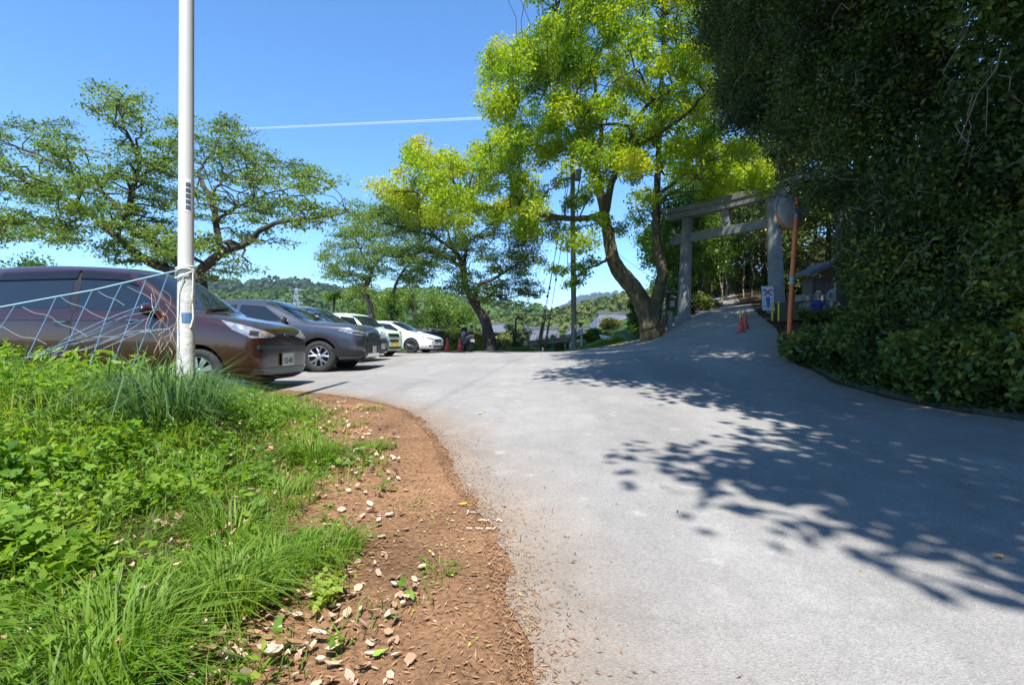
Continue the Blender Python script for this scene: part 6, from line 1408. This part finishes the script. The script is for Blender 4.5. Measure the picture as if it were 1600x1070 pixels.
# grass tufts that stand out
def tuft(px, py, d, n_, h, r_, label, seed, lm=L_grass, w_=.0065, lean=.9, tint=.45, curl=.8):
    rng = np.random.default_rng(seed); x = (px - 800) / 800 * d; root = empty('grass_tuft', (x, d, Hs(x, d))); tag(root, label, 'grass tuft', 'grass tufts on the verge')
    a = rng.uniform(0, 6.28, n_); q = np.sqrt(rng.uniform(0, 1, n_)) * r_; B = np.column_stack([q * np.cos(a), q * np.sin(a), np.full(n_, -.015)]); B[:, 2] += H(B[:, 0] + x, B[:, 1] + d) - Hs(x, d)
    V, F = blades(B, h * np.ones(n_), w_, rng, lean, dirs=a + rng.normal(0, .5, n_), curl=curl); tn = np.clip(tint + rng.normal(0, .15, n_), 0, .98)
    link_mesh('blades', quad_mesh('blades', V, F, lm, tint=np.concatenate([tn, tn])), root)
for i, a in enumerate([(485, 705, 3.35, 420, .19, .16, 'rounded grass tuft on the brown needles, middle of the verge'), (580, 693, 3.75, 160, .10, .10, 'small grass tuft nearest the lane below the van'), (465, 640, 4.6, 260, .14, .2, 'grass tuft in front of the brown van bumper'),
        (350, 935, 1.72, 520, .20, .14, 'dense dark grass tuft in the middle foreground'), (430, 880, 1.95, 380, .17, .15, 'grass tuft behind the dense foreground tuft'), (510, 850, 2.1, 300, .14, .13, 'bright grass tuft reaching towards the lane'), (360, 810, 2.2, 360, .18, .17, 'spreading grass tuft half way up the verge'),
        (440, 760, 2.6, 260, .13, .16, 'thin grass tuft below the rounded tuft'), (170, 1000, 1.35, 480, .24, .15, 'tall grass tuft at the lower left'), (90, 1060, 1.15, 300, .2, .12, 'grass tuft cut by the bottom edge at the left'), (690, 870, 2.0, 50, .06, .06, 'tiny sprig of grass alone on the needles')]): tuft(*a[:6], a[6], 400 + i)
tuft(262, 690, 3.55, 420, .62, .26, 'large clump of long drooping grass left of the white pole', 430, L_long, .011, .8, .5, 1.0)
for i, (px, d, n_, h, lab) in enumerate([(150, 3.5, 300, .42, 'loose bright grass clump below the middle of the net'), (40, 3.3, 300, .45, 'loose bright grass clump at the left edge below the net'), (235, 3.2, 260, .30, 'bright grass clump in front of the long drooping grass'), (110, 2.9, 260, .28, 'bright grass clump among the weeds near the left edge'), (300, 2.7, 240, .2, 'bright grass clump half way between the pole and the viewer')]): tuft(px, 0, d, n_, h, .3, lab, 440 + i, L_grass, .007, .8, .62, .9)
tuft(215, 640, 3.95, 300, .55, .3, 'clump of long grass under the netting', 431, L_long, .010, .7, .55, 1.0)
tuft(315, 640, 4.3, 160, .38, .16, 'long grass round the base of the white pole', 432, L_long, .009, .6, .6, .9)
tuft(70, 620, 3.9, 260, .42, .35, 'long grass clump under the net at the left edge', 433, L_grass, .008, .7, .6, .9)

# tall weeds standing along the foot of the net
xt_ = rG.uniform(-5.6, -2.55, 520); yt_ = rG.uniform(3.2, 4.5, 520); ht_ = rG.uniform(.22, .6, 520) * np.interp(xt_, [-5.6, -4, -3, -2.5], [1.1, 1.0, .75, .5]); zt_ = H(xt_, yt_)
rp = np.repeat(np.arange(520), 26); f = rG.uniform(.1, 1, len(rp)); sx_ = rG.normal(0, .1, 520); sy_ = rG.normal(0, .1, 520)
C = np.column_stack([xt_[rp] + sx_[rp] * f * f + rG.normal(0, .035, len(rp)), yt_[rp] + sy_[rp] * f * f + rG.normal(0, .035, len(rp)), zt_[rp] + ht_[rp] * f]); V, F = leaf_cloud(C, .075, .02, rG, up=.7, droop=.3, lvar=.5)
V2, F2 = blades(np.column_stack([xt_, yt_, zt_]), ht_, .007, rG, .2); tn = np.concatenate([np.clip(.5 + rG.normal(0, .22, len(C)), 0, 1), np.full(len(F2), .3)])
tag(link_mesh('tall_weeds', quad_mesh('tall_weeds', np.concatenate([V, V2]), np.concatenate([F, F2 + len(V)]), L_weed, tint=tn)), 'tall leafy weeds growing up through the foot of the net', 'weeds', kind='stuff')

def leaf_hex(C, L, W, rng):
    n_ = len(C); nr = rng.normal(size=(n_, 3)) * .45; nr[:, 2] += 1; nr = unit(nr); d = unit(np.cross(nr, rng.normal(size=(n_, 3)))); s = unit(np.cross(d, nr)); ln = (L * rng.uniform(.45, 1.5, n_))[:, None]; w = ln * (W / L) * rng.uniform(.7, 1.3, (n_, 1)); cu = rng.uniform(-.1, .5, (n_, 1)) * ln
    pt = lambda u, v: C + d * ln * u + s * w * v * rng.uniform(.8, 1.2, (n_, 1)) + nr * cu * (u * u + .3 * v * v)
    V = np.stack([pt(-.5, 0), pt(-.2, .85), pt(.15, .95), pt(.5, .05), pt(.18, -.9), pt(-.22, -.95)], 1).reshape(-1, 3)
    return V, np.arange(6 * n_).reshape(n_, 6)
# needles, chips and scraps on the bare strip
def bare_w(x, y): return np.clip(1.15 - grass_w(x, y), 0, 1) * (x < edge_x(y) + .05 + .06 * sn(x, y, 7))
def litter(n_, L, W, cols, name, label, ext=0.0, ymax=7.4):
    y = rG.uniform(.8, ymax, n_); x = edge_x(y) - rG.uniform(-.12 - ext, 1.9, n_) ; k = (rG.uniform(0, 1, n_) < bare_w(x, y) + ext) & (rG.uniform(0, 1, n_) < np.clip(1.4 - y * .13, .3, 1)); x, y = x[k], y[k]
    C = np.column_stack([x, y, H(x, y) + .008]); V, F = leaf_cloud(C, L, W, rG, up=2.2, droop=0, lvar=.6)
    o = link_mesh(name, quad_mesh(name, V, F, leaf_mat('litter_' + name, cols, .05, .85, .2), tint=rG.uniform(0, 1, len(x)))); tag(o, label, 'litter', kind='stuff')
n_ = 3000; y = rG.uniform(.9, 6.6, n_); x = edge_x(y) - rG.uniform(.3, 2.0, n_); g_ = grass_w(x, y); k = (rG.uniform(0, 1, n_) < np.clip(1.2 - np.abs(g_ - .38) * 2.2, 0.03, 1) * np.clip(1.3 - y * .12, .3, 1)); x, y, g_ = x[k], y[k], g_[k]
V, F = leaf_hex(np.column_stack([x, y, H(x, y) + .012 + .05 * g_]), .034, .012, rG)
tag(link_mesh('leaf_litter', quad_mesh('leaf_litter', V, F, leaf_mat('litter_leaf_litter', [(.20, .10, .05), (.36, .22, .125), (.50, .35, .235), (.60, .46, .35)], .1, .8, .2), tint=rG.uniform(0, 1, len(x)))), 'pale dry leaf litter between the grass and the bare strip', 'litter', kind='stuff')
# needles washed over the edge of the asphalt
n_ = 9000; y = rG.uniform(.9, 7.2, n_); x = edge_x(y) + rG.exponential(.09, n_) - .06; V, F = leaf_cloud(np.column_stack([x, y, H(x, y) + .010]), .020, .0032, rG, up=2.4, droop=0, lvar=.6)
tag(link_mesh('needle_spill', quad_mesh('needle_spill', V, F, leaf_mat('litter_spill', [(.15, .07, .032), (.26, .14, .07), (.38, .25, .15)], .05, .85, .2), tint=rG.uniform(0, 1, n_))), 'thin spill of brown needles over the edge of the asphalt', 'litter', kind='stuff')
litter(26000, .022, .0035, [(.17, .08, .04), (.30, .165, .085), (.42, .26, .15)], 'needle_litter', 'brown needles and chips covering the bare strip beside the lane')
litter(2600, .020, .009, [(.18, .08, .035), (.35, .23, .12), (.5, .4, .26)], 'leaf_scraps', 'small pale leaf scraps strewn on the brown strip')
litter(900, .016, .006, [(.2, .3, .05), (.35, .36, .08), (.5, .42, .1)], 'green_scraps', 'small green and yellow scraps fallen on the brown strip')
n_ = 700; y = rG.uniform(1.2, 22, n_); x = rG.uniform(-3.5, 5.2, n_); k = in_poly(x, y, road_poly); x, y = x[k], y[k]
V, F = leaf_cloud(np.column_stack([x, y, H(x, y) + .012]), .022, .007, rG, up=2.5, droop=0, lvar=.7)
tag(link_mesh('road_debris', quad_mesh('road_debris', V, F, leaf_mat('litter_road', [(.06, .045, .03), (.16, .12, .07), (.3, .24, .14)], .05, .85), tint=rG.uniform(0, 1, len(x)))), 'tiny twigs and scraps scattered over the asphalt', 'debris', kind='stuff')

# large dry leaves that can be picked out one by one
def leaf_shape(L, W, curl, cup):
    bend = rg.uniform(-.14, .14); twist = rg.uniform(-.9, .9)
    us = np.linspace(-.5, .5, 7); V = []; F = []
    for i, u in enumerate(us):
        t = u + .5; w_ = W / 2 * math.sin(math.pi * min(1, t ** .8)) ** .8 if 0 < t < 1 else .001
        zc = curl * (t - .4) ** 2 * L; bow = bend * math.sin(t * 3.1) * L; tw = twist * (t - .5)
        for v in (-1, -.5, 0, .5, 1):
            jg = 1 + (.22 * rg.uniform(-1, 1) if abs(v) == 1 else 0)
            V.append((u * L, v * w_ * jg + bow, zc + cup * abs(v) ** 1.5 * w_ + tw * v * w_ * 2 + rg.uniform(-.008, .008) * L))
    for i in range(6):
        for k in range(4): F.append((i * 5 + k, i * 5 + k + 1, i * 5 + 6 + k, i * 5 + 5 + k))
    return V, F
dry = [mat('dry_leaf_%d' % i, c_, .8, 0, .42, 5) for i, c_ in enumerate([(.42, .29, .19), (.32, .20, .12), (.50, .38, .28), (.24, .13, .065), (.38, .26, .18)])]
lm_ = []
for i in range(24):
    V, F = leaf_shape(1.0, rg.uniform(.34, .5), rg.uniform(.1, 1.3), rg.uniform(-.3, 1.0)); me = bpy.data.meshes.new('fallen_leaf'); me.from_pydata(V, [], F); add_mats(me, dry[i % 5]); me.polygons.foreach_set('use_smooth', [True] * len(F)); lm_.append(me)
spots = [(450, 960, .085), (388, 1000, .085), (430, 1050, .13), (340, 1040, .12), (545, 945, .075), (590, 900, .06), (530, 1010, .06), (575, 1055, .07), (490, 1010, .08), (415, 960, .08), (600, 960, .05), (625, 1045, .06), (540, 905, .06), (470, 790, .055), (495, 740, .055), (530, 765, .05), (560, 720, .06), (640, 740, .05), (615, 745, .04), (655, 738, .04), (470, 700, .06), (575, 800, .06), (600, 830, .055), (420, 830, .06), (330, 880, .07), (280, 905, .07), (265, 975, .08), (310, 960, .06), (735, 912, .05), (620, 985, .05), (585, 970, .055), (360, 1005, .09), (300, 1050, .1), (460, 1030, .1), (510, 975, .06), (555, 1005, .05), (380, 700, .07), (410, 665, .07), (395, 720, .06), (370, 680, .06), (345, 705, .07), (540, 690, .05), (565, 760, .045), (525, 800, .05), (600, 690, .04), (505, 690, .05), (440, 715, .06), (575, 880, .05), (545, 840, .045), (645, 800, .035), (700, 800, .03), (670, 870, .035), (250, 860, .06), (205, 930, .07), (150, 1010, .08), (395, 880, .06), (470, 900, .05), (515, 1050, .07), (660, 980, .035), (690, 930, .03)]
for k in range(80): spots.append((rg.uniform(230, 620), rg.uniform(690, 1060), rg.uniform(.04, .075)))
for k in range(30): spots.append((rg.uniform(250, 540), rg.uniform(900, 1065), rg.uniform(.05, .10)))
spots = [(a + rg.uniform(-12, 12), b_ + rg.uniform(-10, 10), c_ * rg.uniform(.55, .9)) for a, b_, c_ in spots]
GL = 'dry leaves fallen on the verge'
def ground_hit(px, py):
    d = 1.0
    for _ in range(60):
        z_ = 1 + (535 - py) / 800 * d
        if z_ <= Hs((px - 800) / 800 * d, d): break
        d *= 1.04
    return (px - 800) / 800 * d, d
rgl = random.Random(77)
def rest(o, x, y, s, tilt=.25):
    o.location = (x, y, Hs(x, y) + .012 + .10 * s); o.scale = (s, s, s); o.rotation_euler = (rgl.uniform(-tilt, tilt), rgl.uniform(-tilt, tilt), rgl.uniform(0, 6.28))
for k, (px, py, s) in enumerate(spots):
    x, y = ground_hit(px, py); o = link_mesh('fallen_leaf', lm_[rgl.randrange(24)]); rest(o, x, y, s); o.location.z += .075 * float(grass_w(np.array([x]), np.array([y]))[0]); tag(o, 'curled dry pale brown leaf lying on the needles and grass', 'leaf', GL)
def one_leaf(px, py, s, m_, label):
    V, F = leaf_shape(1, .42, .3, .3); me = bpy.data.meshes.new('fallen_leaf'); me.from_pydata(V, [], F); add_mats(me, m_); me.polygons.foreach_set('use_smooth', [True] * len(F)); o = link_mesh('fallen_leaf', me); x, y = ground_hit(px, py); rest(o, x, y, s, .12); tag(o, label, 'leaf')
one_leaf(724, 796, .045, mat('yellow_leaf', (.75, .50, .02), .6), 'single bright yellow leaf at the edge of the lane')
one_leaf(1562, 876, .05, mat('ochre_leaf', (.50, .30, .03), .6), 'yellow leaf alone on the shaded asphalt at the right')
one_leaf(617, 982, .055, mat('green_leaf', (.22, .40, .04), .5), 'fresh green fallen leaf on the brown needles')
one_leaf(595, 1035, .05, mat('green_leaf', (.22, .40, .04)), 'pale green fallen leaf near the bottom edge')
one_leaf(750, 648, .07, mat('ochre_leaf', (.50, .30, .03)), 'small tan leaf on the sunlit asphalt in front of the verge')
# splintered wood chips by the yellow leaf
M_chip = mat('wood_chip', (.62, .53, .38), .8, 0, .2, 20)
for k in range(14):
    x, y = ground_hit(rgl.uniform(728, 782), rgl.uniform(805, 838)); m_ = MB(); m_.box((0, 0, .006), (rgl.uniform(.012, .04), rgl.uniform(.003, .008), .004)); o = m_.build('wood_chip', M_chip, None); o.location = (x, y, Hs(x, y) + .008); o.rotation_euler = (rgl.uniform(-.15, .15), rgl.uniform(-.15, .15), rgl.uniform(0, 3.1)); tag(o, 'pale splinter of wood at the lane edge below the yellow leaf', 'wood chip', 'splinters at the lane edge')

# grass fringe at the far edge of the car park and the foot of the trees
n_ = 26000; t = rG.uniform(0, 1, n_); x = -9 + t * 15.5; y = np.interp(x, [-13, -6, -2.5, .5, 3.3, 4.8, 6.2, 7.2], [27.4, 28.1, 28.9, 30.0, 30.8, 30.3, 29.0, 28.1]) + np.abs(rG.normal(0, .8, n_)) - .25
k = ~((x > 1.2) & (x < 6) & (rG.uniform(0, 1, n_) < .5)); x, y = x[k], y[k]
V, F = blades(np.column_stack([x, y, H(x, y) - .02]), np.clip(.22 + .2 * sn(x, y, 1.1), .08, .6), .018, rG, .7); tn = np.clip(.45 + .25 * sn(x, y, .8) + rG.normal(0, .12, len(x)), 0, 1)
tag(link_mesh('fringe_grass', quad_mesh('fringe_grass', V, F, L_grass, tint=np.concatenate([tn, tn]))), 'grass fringe along the far edge of the car park', 'grass', kind='stuff')
n_ = 9000; y = rG.uniform(8.8, 24, n_); x = xedge(y) + np.abs(rG.normal(0, .5, n_)) + .02
V, F = leaf_cloud(np.column_stack([x, y, H(x, y) + .02]), .07, .03, rG, up=2, droop=0, lvar=.6)
tag(link_mesh('bank_litter', quad_mesh('bank_litter', V, F, leaf_mat('litter_bank', [(.06, .035, .018), (.16, .095, .045), (.27, .17, .09)], .05, .85), tint=rG.uniform(0, 1, n_))), 'brown leaf litter along the right edge of the lane', 'litter', kind='stuff')

# ------------------------------------------------------------------ vapour trail, high outside the air of the valley
m, nt, b = nt_new('vapour'); b.inputs['Base Color'].default_value = (.9, .9, .9, 1); b.inputs['Roughness'].default_value = 1; b.inputs['Alpha'].default_value = .22
a, b_ = P(375, 202, 9000), P(800, 183, 9600); q = [a.lerp(b_, t) for t in np.linspace(0, 1, 24)]
mt_ = MB(); mt_.tube(q, [14 + 12 * (i / 23) + 3 * mnoise.noise(Vector((i * .9, 0, 0))) for i in range(24)], 8); o = mt_.build('vapour_trail', m, None, smooth=True); tag(o, 'thin white aircraft trail across the blue sky', 'vapour trail')
# ------------------------------------------------------------------ air
hz = MB(); hz.box((0, 1500, 95), (7200, 4200, 230)); m = bpy.data.materials.new('air'); m.use_nodes = True; nt = m.node_tree; nt.nodes.clear(); out = nt.nodes.new('ShaderNodeOutputMaterial'); pv = nt.nodes.new('ShaderNodeVolumePrincipled')
pv.inputs['Color'].default_value = (.72, .84, 1.0, 1); pv.inputs['Density'].default_value = .00016; pv.inputs['Anisotropy'].default_value = .1; nt.links.new(pv.outputs[0], out.inputs['Volume'])
HAZE = True
if HAZE: tag(hz.build('haze', m, None), 'thin blue air over the valley', 'haze', kind='stuff')
